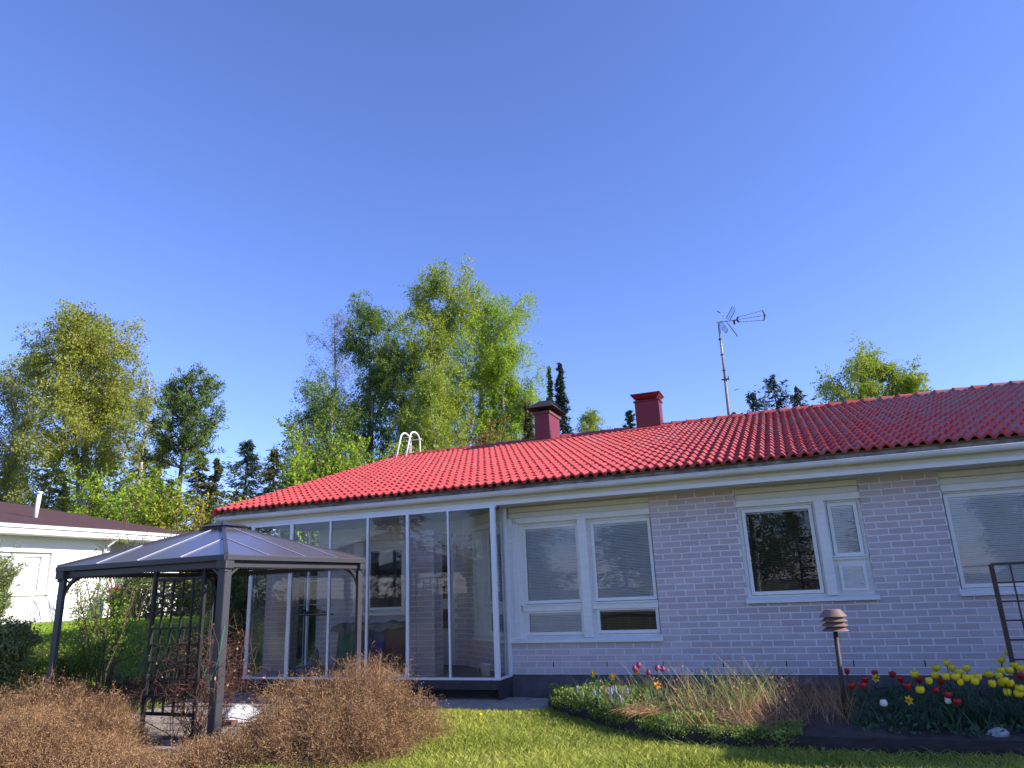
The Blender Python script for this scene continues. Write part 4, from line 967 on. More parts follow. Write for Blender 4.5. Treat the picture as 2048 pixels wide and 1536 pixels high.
# white sack and brick-coloured block on the terrace
t = thing('white_sheet', 'rumpled white plastic sheet lying on the terrace behind the front gazebo post', 'sheet', (-7.55, 8.7, .02))
V = []; ns, nr = 26, 6
for j in range(nr + 1):
    for k in range(ns):
        th = 2 * math.pi * k / ns; r_ = .36 * j / nr * (1 + .13 * math.sin(3 * th) + .07 * math.sin(7 * th)); V.append((-7.62 + r_ * math.cos(th), 8.7 + r_ * .8 * math.sin(th), .03 + .17 * (1 - (j / nr) ** 2.2) * (1 + .15 * math.sin(5 * th + j))))
F = [(j * ns + k, j * ns + (k + 1) % ns, (j + 1) * ns + (k + 1) % ns, (j + 1) * ns + k) for j in range(nr) for k in range(ns)]
link('sheet', mkmesh('sheet', V, F, smooth=True), 'paper_white', t)
q = MB(); q.box(-7.72, -7.40, 8.30, 8.42, .025, .075); o = q.build('brick_block', 'rust_brown', bevel=.006); tag(o, 'reddish brown block lying in front of the white plastic sheet', 'block')

# ------------------------------------------------------------------ neighbour's house
NX = -22.0
nb = thing('neighbour_house', 'white painted brick house with low dark brown roof at the left edge', 'house', (-25, 16, 1))
nf = FR((NX, 0), (0, 1), (1, 0))
q = MB(); wall_cells(nf, 8.0, 18.25, 1.235, 3.8, [(14.3, 16.2, 2.08, 3.32)], -.25, 0, q); wall_cells(nf, 19.7, 21.35, 1.235, 3.8, [], -.25, 0, q); nf.box(q, 18.25, 19.7, -1.25, -1.15, 1.235, 3.8)
nf.box(q, 18.15, 18.25, -1.15, -.25, 1.235, 3.8); nf.box(q, 19.7, 19.8, -1.15, -.25, 1.235, 3.8); q.box(NX - 11, NX - .26, 21.10, 21.35, 1.235, 3.8); q.build('wall', 'neigh_brick', nb)
q = MB()
for k in range(27):
    nf.box(q, 8.0, 14.3 if 2.08 < 1.26 + k * .095 < 3.32 else 18.25, -.0, .0035, 1.245 + k * .095, 1.245 + k * .095 + .085)
    nf.box(q, 16.2, 18.25, -.0, .0035, 1.245 + k * .095, 1.245 + k * .095 + .085) if 2.08 < 1.26 + k * .095 < 3.32 else None
o = q.build('brick_course', 'neigh_brick', nb); tag(o, kind='stuff')
q = MB(); nf.box(q, 8, 21.35, -.24, -.02, .6, 1.234); q.build('plinth', 'neigh_plinth', nb)
q = MB(); nf.box(q, 8, 21.6, -.3, .68, 3.80, 3.83); q.build('soffit', 'neigh_white', nb)
for a, b, c_, d_ in ((.66, .70, 3.80, 4.03), (.70, .73, 3.86, 3.93), (.70, .78, 3.97, 4.05), (.73, .79, 4.055, 4.085)):
    q = MB(); nf.box(q, 8, 21.62, a, b, c_, d_); q.build('fascia_board', 'neigh_white', nb)
rs = .19; q = MB(); zt_ = lambda d: 4.09 + (.78 - d) * rs
q.hexa([nf.p(8, .80, 4.07), nf.p(21.7, .80, 4.07), nf.p(21.7, -11, zt_(-11) - .02), nf.p(8, -11, zt_(-11) - .02), nf.p(8, .80, 4.095), nf.p(21.7, .80, 4.095), nf.p(21.7, -11, zt_(-11)), nf.p(8, -11, zt_(-11))]); q.build('roof', 'neigh_roof', nb)
q = MB(); q.hexa([nf.p(21.55, .7, 3.85), nf.p(21.62, .7, 3.85), nf.p(21.62, -11, zt_(-11) - .3), nf.p(21.55, -11, zt_(-11) - .3), nf.p(21.55, .7, 4.06), nf.p(21.62, .7, 4.06), nf.p(21.62, -11, zt_(-11) - .03), nf.p(21.55, -11, zt_(-11) - .03)]); q.build('barge_board', 'neigh_white', nb)
q = MB(); q.tube([(-24, 16.87, 4.55), (-23.94, 16.87, 5.45)], .072, 14); q.build('vent_pipe', 'white_plastic', nb, smooth=True)
q = MB(); q.tube([(-23.94, 16.87, 5.42), (-23.935, 16.87, 5.50)], .09, 14); q.build('pipe_collar', 'white_plastic', nb, smooth=True)
q = MB(); q.box(-29.9, -29.2, 15.9, 16.6, 5.4, 6.55); q.box(-30, -29.1, 15.8, 16.7, 6.62, 6.68); q.build('chimney', 'rust_brown', nb)
wn = bpy.data.objects.new('window', None); C.objects.link(wn); wn.parent = nb; wn.location = Vector((NX, 15.2, 2.7)) - ORG[nb.name]; ORG[wn.name] = Vector((NX, 15.2, 2.7))
q = MB(); wall_cells(nf, 14.31, 16.19, 2.085, 3.31, [(14.45, 15.05, 2.2, 3.2), (15.35, 15.95, 2.2, 3.2)], -.16, -.10, q); q.build('window_frame', 'neigh_white', wn)
for a, b in ((14.45, 15.05), (15.35, 15.95)):
    q = MB(); q.quad(nf.p(a, -.13, 2.2), nf.p(b, -.13, 2.2), nf.p(b, -.13, 3.2), nf.p(a, -.13, 3.2)); q.build('pane', 'glass_window', wn)
    q = MB(); nf.box(q, a, b, -.2, -.19, 2.2, 3.2); q.build('curtain', 'paper_white', wn)
    for k in (1, 2): q = MB(); nf.box(q, a, b, -.128, -.10, 2.2 + k / 3 - .012, 2.2 + k / 3 + .012); q.build('muntin', 'neigh_white', wn)
q = MB(); nf.box(q, 14.25, 16.25, -.1, .06, 2.03, 2.075); q.build('sill', 'neigh_white', wn)
q = MB(); nf.box(q, 18.5, 19.4, -1.15, -1.1, 1.3, 3.4); q.build('door', 'neigh_white', nb)
q = MB(); nf.box(q, 18.75, 19.15, -1.1, -1.09, 2.5, 3.2); q.build('door_window', 'curtain_dark', nb)
q = MB(); q.tube([nf.p(18.1, .75, 3.95), nf.p(18.05, .12, 3.6), nf.p(18.0, .08, 3.5), nf.p(18.0, .08, 1.45), nf.p(18.0, .2, 1.35)], .045, 10); q.build('downpipe', 'neigh_white', nb, smooth=True)
q = MB(); q.tube([nf.p(18.8, .5, 3.0), nf.p(18.8, .5, 2.85)], .08, 10); q.build('porch_lamp', 'trellis_black', nb)
pot = thing('planter', 'black planter with red flowers by the neighbour\'s entrance', 'planter', (NX + .35, 18.5, 1.2))
q = MB(); q.lathe((NX + .35, 18.5, 1.12), [(0, 0), (.17, 0), (.24, .62), (.26, .62), (.26, .67), (.2, .67), (0, .6)], 18); q.build('pot', 'pot_black', pot, smooth=True)
S, d = shell_points(700, (NX + .35, 18.5, 1.75), .36, .36, .42, .3); V, F = leaves(S, .09, .6); link('foliage', mkmesh('foliage', V, F, tint=rng.random(len(F))), 'leaf_broad', pot)
S, d = shell_points(260, (NX + .35, 18.5, 1.93), .38, .38, .32, .92); S = S[S[:, 2] > 2.08]; V, F = leaves(S, .08, .9); link('flower', mkmesh('flower', V, F), 'petal_red', pot)

# ------------------------------------------------------------------ raised flower bed
edge = [(-3.62, 10.9), (-3.58, 10.3), (-3.33, 9.83), (-2.67, 9.2), (-2.01, 8.55), (-1.52, 8.22), (-.96, 8.08), (-.43, 8.04), (.6, 8.06), (1.64, 8.1), (3.2, 8.15), (4.9, 8.2)]
q = MB(); n = len(edge)
for i in range(n - 1):
    a, b = Vector((*edge[i], 0)), Vector((*edge[i + 1], 0)); dn = (b - a).normalized().cross(Vector((0, 0, 1))) * -1
    q = MB(); q.hexa([tuple(a + Vector((0, 0, -.05))), tuple(b + Vector((0, 0, -.05))), tuple(b + dn * .05 + Vector((0, 0, -.05))), tuple(a + dn * .05 + Vector((0, 0, -.05))), tuple(a + Vector((0, 0, .145 + .006 * math.sin(i)))), tuple(b + Vector((0, 0, .145 + .006 * math.sin(i + 1)))), tuple(b + dn * .05 + Vector((0, 0, .145))), tuple(a + dn * .05 + Vector((0, 0, .145)))])
    if i == 0: bed = thing('flower_bed_edging', 'low dark edging board curving round the raised flower bed', 'edging', (0, 8.5, 0))
    q.build('edging_board', 'edge_timber', bed)
from mathutils.geometry import tessellate_polygon
poly = [(x, y) for x, y in edge] + [(4.9, 11.25), (-3.62, 11.25)]
xs = np.arange(-3.7, 5.0, .09); ys = np.arange(8.0, 11.3, .09)
ex_ = np.array(edge); 
def bed_front(x): return np.interp(x, ex_[:, 0], ex_[:, 1])
XX, YY = np.meshgrid(xs, ys); yf = bed_front(XX) + .03; Y2 = yf + (11.24 - yf) * (YY - 8.0) / 3.3
ZZ = .125 + .02 * np.sin(XX * 5 + YY * 3) + .03 * (rng.random(XX.shape) - .5) + .06 * smoothstep(0, 1.5, Y2 - yf); ZZ = np.where(Y2 - yf < .05, .125, ZZ)
a, b = XX.shape; I, J = np.meshgrid(np.arange(b - 1), np.arange(a - 1)); k = (J * b + I).ravel()
XX = np.clip(XX, -3.58, 5)
so_ = link('soil', mkmesh('soil', np.stack([XX.ravel(), Y2.ravel(), ZZ.ravel()], 1), np.stack([k, k + 1, k + b + 1, k + b], 1)), 'soil'); tag(so_, kind='structure')
def in_bed(n, x0, x1, y0=8., y1=11.1):
    x = x0 + (x1 - x0) * rng.random(n * 3); y = y0 + (y1 - y0) * rng.random(n * 3); k = y > bed_front(x) + .04; return np.stack([x[k], y[k], np.full(k.sum(), .14)], 1)[:n]

def blades(S, h, w, lean=.35, segs=3, dirbias=(0, 0, 0), curl=.25):
    n = len(S); D = unit(np.stack([rng.normal(size=n) * lean, rng.normal(size=n) * lean, np.ones(n)], 1) + np.array(dirbias)); hh = h * (.5 + .8 * rng.random(n)); P = [S]; p_ = S; out = unit(np.stack([D[:, 0], D[:, 1], np.zeros(n)], 1))
    for k in range(segs): D = unit(D + out * curl + np.array([0, 0, -curl * .6])); p_ = p_ + D * (hh / segs)[:, None]; P.append(p_)
    return ribbons(np.stack(P, 1), w * (.7 + .6 * rng.random(n)), .12)
def stuff(name, label, cat, V, F, tt, m_):
    o = link(name, mkmesh(name, V, F, tint=tt), m_); tag(o, label, cat, kind='stuff'); return o
rt3 = lambda F, s: np.repeat(rng.random(len(F) // s + 1), s)[:len(F)]
# dry stems leaning left, thick in the middle of the bed
S = np.concatenate([in_bed(1050, -1.45, -.2, 8.15, 10.0), in_bed(300, -2.5, -1.3, 8.6, 10.4), in_bed(220, -2.0, -.2, 9.4, 10.6)]); kk = np.sin(S[:, 0] * 8 + 1.5 * np.sin(S[:, 1] * 6)) + .7 * np.sin(S[:, 0] * 19 + S[:, 1] * 11) + .5 * rng.normal(size=len(S)) > -.25; S = S[kk]
k1 = rng.random(len(S)) < .5; Va, Fa = blades(S[k1], .44, .005, .25, 4, (-.42, 0, 0), .05); Vb, Fb = blades(S[~k1], .34, .005, .5, 4, (-.05, 0, 0), .12); V = np.concatenate([Va, Vb]); F = np.concatenate([Fa, Fb + len(Va)])
Sb = in_bed(110, -2.4, -.3, 8.8, 10.4); P0, F0 = blades(Sb, .66, .006, .2, 5, (-.18, 0, 0), .07)
hc = in_bed(420, -1.9, -.2, 8.2, 9.7); hc[:, 2] += .1 + .42 * rng.random(len(hc)); Vh, Fh = leaves(hc, .035, .35)
Sl = in_bed(1500, -1.5, -.2, 8.15, 9.6); Sl[:, 2] += .02; Vl, Fl = blades(Sl, .16, .005, 1.4, 2, (0, 0, -.3), .1)
stuff('straw_stalks', 'tall pale straw coloured stalks leaning out of the flower bed', 'dried plants', P0, F0, rt3(F0, 5), 'straw')
J_ = join([(V, F, rt3(F, 4)), (Vh, Fh, rng.random(len(Fh))), (Vl, Fl, rt3(Fl, 2))]); stuff('dry_perennial_stems', 'mass of dry orange brown stems standing in the flower bed', 'dried plants', *J_, 'dry_stem')
# dark shaded dry stems near the lamp
S = in_bed(420, -.25, .35, 8.6, 10.4); V, F = blades(S, .38, .005, .3, 4, (-.1, 0, 0), .05); stuff('dry_perennial_stems', 'sparse dark dry stems round the foot of the garden lamp', 'dried plants', V, F, rt3(F, 4), 'dry_stem')
# a straw coloured tuft hanging over the edging
S = in_bed(380, -2.15, -1.7, 8.5, 8.85); S[:, 2] += .1; V, F = blades(S, .26, .005, 1.0, 4, (0, -.5, -.3), .3); stuff('straw_tuft', 'straw coloured tuft of dead grass flopping over the bed edging', 'dead grass', V, F, np.clip(rt3(F, 4) + .3, 0, 1), 'dry_stem')
# green leaves: low cover at the left, iris and daylily blades
def cover(n, x0, x1, y0, y1, zmax, size, m_, name, label, cat='ground cover'):
    S = in_bed(n, x0, x1, y0, y1); S[:, 2] += zmax * rng.random(len(S)) ** 1.2 * (.5 + .5 * clump_tint(S * np.array([3, 3, 0]), 1., 1.)); V, F = leaves(S, size, .75); stuff(name, label, cat, V, F, clump_tint(S, .25, .5), m_)
cover(5200, -3.6, -2.05, 8.5, 10.3, .26, .038, 'cover_leaf', 'ground_cover', 'low green leafy cover at the left end of the flower bed')
cover(4200, -2.9, -.2, 8.0, 8.62, .07, .026, 'cover_leaf', 'creeping_cover', 'mossy green creeping plants along the bed edging', 'ground cover')
cover(2200, -2.1, -1.1, 8.3, 9.2, .16, .04, 'cover_leaf', 'ground_cover', 'green leaves under the dry stems in the bed middle')
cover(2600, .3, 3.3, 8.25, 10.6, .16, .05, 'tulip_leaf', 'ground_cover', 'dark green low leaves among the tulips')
for (x0, x1, y0, y1, n_, h_, lab) in ((-2.55, -2.2, 8.7, 9.1, 60, .33, 'upright blue green daffodil leaves beside the second daffodil'), (-3.0, -2.6, 9.2, 9.7, 60, .36, 'upright green blades behind the grape hyacinths'), (-2.3, -1.4, 8.8, 9.8, 149, .42, 'green blades below the purple fritillaries'), (-1.35, -.75, 9.0, 9.9, 120, .5, 'broad green iris leaves rising from the dry stems'), (-.95, -.45, 9.3, 10.2, 80, .55, 'tall green shoots at the back of the dry stems'), (-1.7, -1.35, 8.2, 8.5, 140, .17, 'short bright green grass tuft near the bed edging'), (-2.0, -1.2, 8.4, 8.9, 90, .34, 'arching pale green daylily leaves in the bed middle')):
    S = in_bed(n_, x0, x1, y0, y1); V, F = blades(S, h_, .012 if n_ < 150 else .008, .25 if 'arching' not in lab else .8, 4, (0, 0, 0), .12 if 'arching' not in lab else .45); stuff('leaf_blades', lab, 'leaves', V, F, rt3(F, 4), 'iris_leaf')
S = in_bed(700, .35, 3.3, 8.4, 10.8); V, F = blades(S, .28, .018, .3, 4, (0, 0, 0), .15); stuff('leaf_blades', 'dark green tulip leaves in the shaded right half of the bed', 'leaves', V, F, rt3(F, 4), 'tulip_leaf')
# muscari spikes
t_ = []
for i in range(46):
    x, y = random.uniform(-3.2, -2.15), random.uniform(9.0, 9.6)
    if i > 41: x, y = random.uniform(-3.0, -2.75), random.uniform(8.95, 9.1)
    if y < bed_front(x) + .03: continue
    q = MB(); h = random.uniform(.13, .24); q.lathe((x, y, .13 + h), [(.004, -h), (.004, -.0), (.013, .01), (.014, .03), (.009, .055), (.0, .07)], 6); o = q.build('grape_hyacinth', 'petal_blue', org=(x, y, .13)); tag(o, 'blue grape hyacinth spike among the green leaves at the left of the bed', 'flower', 'grape hyacinths in the flower bed')

# ---- tulips and daffodils
def tulip_mesh(open_=1.):
    q = MB(); nseg = 18; prof = [(.004, 0), (.024, .007), (.033, .024), (.034 * open_, .046), (.027 * open_, .066)]
    for r_, z_ in prof:
        for k in range(nseg):
            th = 2 * math.pi * k / nseg; w_ = 1 + .06 * math.cos(3 * th) * (z_ / .06); zz = z_ + (.004 * math.cos(6 * th) if z_ > .05 else 0); q.v.append((r_ * w_ * math.cos(th), r_ * w_ * math.sin(th), zz))
    for i in range(4):
        for k in range(nseg): a = i * nseg; q.f.append((a + k, a + (k + 1) % nseg, a + nseg + (k + 1) % nseg, a + nseg + k))
    return q
def flower_proto(name, label, cat, m_, group, kind='tulip', open_=1.):
    t = thing(name, label, cat, (0, 0, 0), group)
    if kind == 'tulip': q = tulip_mesh(open_); q.v = [(v[0], v[1], v[2] + .40) for v in q.v]; q.build('bloom', m_, t, smooth=True)
    else:
        q = MB(); c = Vector((0, -.02, .42))
        for k in range(6):
            a = 2 * math.pi * k / 6 + .3; u = Vector((math.cos(a), -.15, math.sin(a))).normalized(); w_ = Vector((-math.sin(a), 0, math.cos(a)))
            q.v += [tuple(c), tuple(c + u * .026 + w_ * .014 + Vector((0, -.004, 0))), tuple(c + u * .052), tuple(c + u * .026 - w_ * .014 + Vector((0, -.004, 0)))]; n_ = len(q.v) - 4; q.f.append((n_, n_ + 1, n_ + 2, n_ + 3))
        q.build('petal', m_, t); q = MB(); q.v = []; ns = 12
        for r_, y_ in ((.009, 0), (.012, -.018), (.017, -.03)):
            for k in range(ns): th = 2 * math.pi * k / ns; q.v.append((r_ * math.cos(th), -.022 + y_, .42 + r_ * math.sin(th)))
        q.f = [(i * ns + k, i * ns + (k + 1) % ns, (i + 1) * ns + (k + 1) % ns, (i + 1) * ns + k) for i in range(2) for k in range(ns)]; q.build('trumpet', 'petal_orange', t)
    q = MB(); q.tube([(0, .0, 0), (.006, .004, .2), (0, 0, .405)], .0042, 5); q.build('stem', 'tulip_leaf', t)
    for k in range(2):
        a = 2.2 * k + .6; q = MB(); u = Vector((math.cos(a), math.sin(a), 0)); w_ = Vector((-math.sin(a), math.cos(a), 0)); prev = None
        for (r_, z_, ww) in ((.008, 0, .012), (.03, .09, .024), (.06, .17, .02), (.10, .21, .002)):
            cur = (tuple(u * r_ + w_ * ww + Vector((0, 0, z_))), tuple(u * r_ - w_ * ww + Vector((0, 0, z_))))
            if prev: q.quad(prev[0], prev[1], cur[1], cur[0])
            prev = cur
        q.build('leaf', 'tulip_leaf', t)
    return t
def plant_all(proto, pts, label=None, labels=None):
    for i, (x, y, z) in enumerate(pts):
        zb = z - .40 - .03; loc = (x, y, zb)
        if i == 0: o = proto; o.location = loc; o.rotation_euler[2] = random.uniform(-.5, .5)
        else: o = dup(proto, loc, rotz=random.uniform(-.6, .6))
        o.rotation_euler[0] = random.uniform(-.06, .06); o.rotation_euler[1] = random.uniform(-.06, .06)
        k = random.uniform(.85, 1.15) * (.85 if 'red' in str(o.get('group')) else 1.05); o.scale = (k, k, 1)
        if labels: o['label'] = labels[i]
YEL = [(0.92, 8.82, 0.62), (0.96, 8.6, 0.5), (1.22, 9.35, 0.62), (1.39, 9.84, 0.62), (1.36, 9.31, 0.62), (1.48, 9.29, 0.62), (1.14, 8.73, 0.62), (1.18, 8.63, 0.62), (1.06, 8.6, 0.58), (1.28, 8.6, 0.62), (1.31, 8.6, 0.57), (1.36, 8.6, 0.61), (1.41, 8.6, 0.61), (1.48, 8.6, 0.62), (1.58, 8.79, 0.62), (1.44, 8.6, 0.58), (1.39, 8.92, 0.62), (1.97, 10.1, 0.62), (2.19, 10.7, 0.64), (1.65, 8.64, 0.62), (1.78, 9.11, 0.62), (1.86, 9.11, 0.62), (2.01, 9.6, 0.62), (1.99, 9.31, 0.62), (1.68, 8.6, 0.59), (1.68, 8.64, 0.56), (1.74, 8.6, 0.56), (1.58, 8.6, 0.56), (1.68, 8.6, 0.48), (1.76, 8.6, 0.47), (1.82, 8.6, 0.52)]
RED = [(0.33, 8.6, 0.53), (0.41, 8.6, 0.53), (0.5, 8.94, 0.55), (0.64, 9.44, 0.55), (0.77, 9.35, 0.55), (0.83, 8.98, 0.55), (0.85, 8.6, 0.53), (0.99, 8.92, 0.55), (1.16, 8.79, 0.55), (1.11, 8.6, 0.49), (1.16, 8.6, 0.45), (1.24, 8.6, 0.39), (0.32, 9.65, 0.55), (1.98, 9.27, 0.55)]
ORD = 'leftmost second third fourth fifth sixth seventh eighth ninth tenth eleventh twelfth thirteenth fourteenth fifteenth sixteenth seventeenth eighteenth nineteenth twentieth'.split()
def pxx(p_): d = Vector(p_) - Vector((0, 0, CH)); return d.dot(r2) / d.dot(fw)
def ordlabels(pts, noun, where):
    o_ = sorted(range(len(pts)), key=lambda i: pxx(pts[i])); n_ = len(pts); out = [''] * n_
    for k, i in enumerate(o_):
        left = k < (n_ + 1) // 2; q_ = ORD[k] if left else ('rightmost' if k == n_ - 1 else ORD[n_ - 1 - k]); d_ = '' if q_ in ('leftmost', 'rightmost') else (' from the left' if left else ' from the right')
        hgt = 'tall' if pts[i][2] > .6 else ('low' if pts[i][2] < .5 else 'mid height'); out[i] = f'{hgt} {noun}, {q_}{d_} {where}'
    return out
plant_all(flower_proto('tulip', 'yellow tulip in the shaded right half of the flower bed', 'tulip', 'petal_yellow', 'yellow tulips in the flower bed', open_=1.05), YEL, labels=ordlabels(YEL, 'yellow tulip', 'in the shaded part of the bed'))
plant_all(flower_proto('tulip', 'wide open red tulip in the flower bed right of the garden lamp', 'tulip', 'petal_red', 'red tulips in the flower bed', open_=1.35), RED, labels=ordlabels(RED, 'open red tulip', 'between lamp and trellis'))
plant_all(flower_proto('daffodil', 'x', 'daffodil', 'petal_yellow', 'daffodils in the flower bed', 'daffodil'), [(0.58, 9.16, 0.55), (0.86, 8.6, 0.42), (-2.53, 9.09, 0.6), (-2.25, 8.9, 0.59)],
          labels=['yellow daffodil between the red tulips right of the garden lamp', 'yellow daffodil low in the bed below the yellow tulips', 'yellow daffodil at the left end of the bed, the more left of two', 'yellow daffodil left of the dry stems, the more right of two'])
plant_all(flower_proto('daffodil', 'x', 'daffodil', 'petal_orange', 'orange daffodils in the flower bed', 'daffodil'), [(-2.09, 9.44, 0.6), (-1.76, 8.95, 0.5)], labels=['orange yellow daffodil beside the tall purple bloom', 'orange yellow daffodil low among the dry stems'])
PUR = [(-2.14, 9.71, 0.62), (-1.85, 8.99, 0.62), (-1.81, 9.37, 0.62), (-1.74, 9.3, 0.62), (-2.12, 9.37, 0.62)]
plant_all(flower_proto('fritillary', 'dark purple nodding bloom among dry stems at the bed middle', 'flower', 'petal_purple', 'purple blooms in the flower bed', open_=.7), PUR, labels=ordlabels(PUR, 'dark purple bloom', 'among the dry stems'))
plant_all(flower_proto('tulip', 'x', 'tulip', 'petal_white', 'white tulips in the flower bed', open_=.85), [(1.19, 8.6, 0.40), (0.61, 8.6, 0.37)], labels=['white tulip beside a red one in front of the yellow tulips', 'closed white tulip bud right of the lamp foot'])
q = MB(); q.lathe((0, 0, 0), [(0, 0), (.075, .0), (.08, .03), (.055, .065), (.02, .08), (0, .08)], 9); q.v = [(1.50 + v[0] * 1.25, 8.42 + v[1], .12 + v[2] + .2 * v[0]) for v in q.v]; o = q.build('stone', 'stone_pale', bevel=.004); tag(o, 'pale grey green stone on the soil in front of the tulips', 'stone')

# ------------------------------------------------------------------ garden lamp
lp = thing('garden_lamp', 'brown garden lamp post with four tiered shades in the flower bed', 'garden lamp', (.255, 9.0, .14))
q = MB(); q.tube([(.235, 9.0, .08), (.262, 9.0, 1.06)], .0245, 12); q.build('post', 'trellis_brown', lp, smooth=True)
for k, zc in enumerate((1.045, 1.097, 1.147)):
    q = MB(); q.lathe((.264, 9.0, zc), [(.06, .062), (.139, .002), (.139, -.001), (.132, .002), (.055, .056)], 32); q.build('shade', 'lamp_metal', lp)
q = MB(); q.lathe((.264, 9.0, 1.197), [(.0, .076), (.083, .074), (.088, .068), (.142, .002), (.142, -.002), (.13, .002), (.07, .05), (0, .05)], 32); q.build('top_shade', 'lamp_metal', lp)
q = MB(); q.tube([(.262, 9.0, 1.04), (.264, 9.0, 1.22)], .035, 14); q.build('core', 'cap_black', lp, smooth=True)

# ------------------------------------------------------------------ lawn grass
def lawn(name, label, n, x0, x1, y0, y1, test, h, w, m_):
    x = x0 + (x1 - x0) * rng.random(n); y = y0 + (y1 - y0) * rng.random(n); k = test(x, y); x, y = x[k], y[k]
    den = .5 + .5 * np.sin(x * 3.1 + 1.5 * np.sin(y * 2.3)) * np.sin(y * 3.7 + x); k = rng.random(len(x)) < .55 + .45 * den; x, y = x[k], y[k]; den = den[k]
    S = np.stack([x, y, hz(x, y) - .005], 1); n_ = len(S); hh = h * (.5 + .9 * rng.random(n_)) * (.75 + .5 * den); D = unit(np.stack([rng.normal(size=n_) * .45, rng.normal(size=n_) * .45, np.ones(n_)], 1)); A = unit(np.cross(D, rng.normal(size=(n_, 3))))
    T = S + D * hh[:, None]; Mi = S + D * hh[:, None] * .5; T = T + unit(np.stack([D[:, 0], D[:, 1], 0 * D[:, 0]], 1)) * hh[:, None] * .3; ww = w * (.6 + .8 * rng.random(n_))[:, None]
    V = np.stack([S - A * ww, S + A * ww, Mi + A * ww * .8, T], 1).reshape(-1, 3); F = np.arange(n_ * 4).reshape(-1, 4)
    patch = np.clip(.5 + .5 * np.sin(x * 1.7 + np.sin(y * 2.9) * 1.4 + 2) * np.cos(y * 1.3), 0, 1); stuff(name, label, 'grass', V, F, np.clip(.25 + .35 * patch + .5 * (rng.random(n_) - .3), 0, 1), m_)
def nearlawn(x, y): return ~((x > -3.6) & (y > np.interp(x, ex_[:, 0], ex_[:, 1]) - .02)) & ~((x < -3.5) & (y > 9.85)) & (x > -6.1 + .0 * y) & (x - .265 * (y - 6) < 1.9)
lawn('lawn_grass', 'sunlit short lawn grass in front of the flower bed', 190000, -6.1, 2.6, 5.9, 10.4, nearlawn, .058, .0036, 'grass_blade')
lawn('lawn_grass', 'bright lawn grass between the gazebo and the neighbour\'s house', 90000, -21.7, -10.2, 6.5, 21, lambda x, y: x < -10.2, .09, .012, 'grass_left')
S = in_bed(1, 0, 1); n = 900; x = -3.5 + 5.5 * rng.random(n); S = np.stack([x, np.interp(x, ex_[:, 0], ex_[:, 1]) - .03 - .08 * rng.random(n), np.zeros(n)], 1); V, F = blades(S, .13, .008, .4, 3, (0, -.1, 0), .3); stuff('edge_grass', 'longer uncut grass along the foot of the bed edging', 'grass', V, F, rt3(F, 3), 'grass_blade')
n = 200; x = -4.6 + 6.6 * rng.random(n); y = 6.6 + 3.4 * rng.random(n); kk = nearlawn(x, y); S = np.stack([x[kk], y[kk], .045 + .02 * rng.random(kk.sum())], 1); V, F = leaves(S, .028, .6); stuff('fallen_leaves', 'small dry leaves scattered over the front lawn', 'leaves', V, F, rng.random(len(F)), 'dry_stem')
# gravel and litter strip by the right bush
n = 1500; S = np.stack([-4.25 + .35 * rng.normal(size=n), 7.25 + .45 * rng.normal(size=n), np.full(n, .01)], 1); V, F = leaves(S, .03, .8); V[:, 2] = np.abs(V[:, 2]) ; stuff('leaf_litter', 'dry leaf litter and gravel beside the right brown bush', 'litter', V, F, rng.random(n), 'dry_stem')
n = 9000; x = -3.5 + 3.25 * rng.random(n); yb = np.interp(x, ex_[:, 0], ex_[:, 1]); S = np.stack([x, yb - .06 + .30 * rng.random(n) ** 1.3, .13 + .07 * rng.random(n)], 1); S[:, 2] -= np.clip(yb + .0 - S[:, 1], 0, 1) * 1.2 * rng.random(n)
kk = np.sin(x * 7) + np.sin(x * 17 + 1) + .6 * rng.normal(size=n) > -.5; S = S[kk]; V, F = leaves(S, .024, .75); stuff('creeping_cover', 'creeping leaves and runners spilling over the dark bed edging', 'ground cover', V, F, clump_tint(S, .15, .6), 'cover_leaf')
# dandelions
q = MB(); q.lathe((0, 0, 0), [(.003, 0), (.003, .10), (.012, .105), (.028, .112), (.02, .125), (0, .13)], 9); dme = bpy.data.meshes.new('dandelion'); dme.from_pydata(q.v, [], q.f); dme.update(); dme.materials.append(MATS['petal_yellow'])
for i in range(34):
    x = random.uniform(-19.5, -13); y = random.uniform(10.2, 15.5) if i % 2 else 10.4 - .55 * (x + 11) + random.uniform(-.5, 1.2)
    o = link('dandelion', dme, None, loc=(x, y, float(hz(x, y)) - .01)); k = random.uniform(.8, 1.3); o.scale = (k, k, k); tag(o, 'yellow dandelion in the lawn before the neighbour\'s house', 'dandelion', 'dandelions in the left lawn')
o = link('dandelion', dme, None, loc=(-4.05, 9.0, .0)); tag(o, 'lone yellow dandelion at the right side of the brown bush', 'dandelion')

# ------------------------------------------------------------------ bushes near the camera
twig_bush('wide mound of brown leafless bush in front of the glazed porch', [((-5.17, 7.75, 0), 1.22, .98, .84), ((-5.62, 7.35, 0), .62, .65, .42), ((-4.9, 7.0, 0), .95, .7, .5), ((-5.9, 6.55, 0), .6, .55, .2)], 54000)
twig_bush('large brown leafless bush filling the lower left corner', [((-9.2, 6.8, 0), 1.1, .9, .74), ((-8.0, 6.65, 0), .72, .7, .60), ((-8.3, 5.9, 0), 1.3, .9, .50), ((-7.3, 6.05, 0), .7, .6, .22), ((-6.5, 5.8, 0), .7, .5, .12)], 66000)
twig_bush('dark bare hedge plant in the shade behind the gazebo', [((-11.0, 9.6, 0), .6, 1.2, .45), ((-10.8, 11.3, 0), .7, 1.2, .65), ((-10.4, 8.5, 0), .5, .8, .35)], 9000, 'twig_dark', wid=.008, heads=.2)
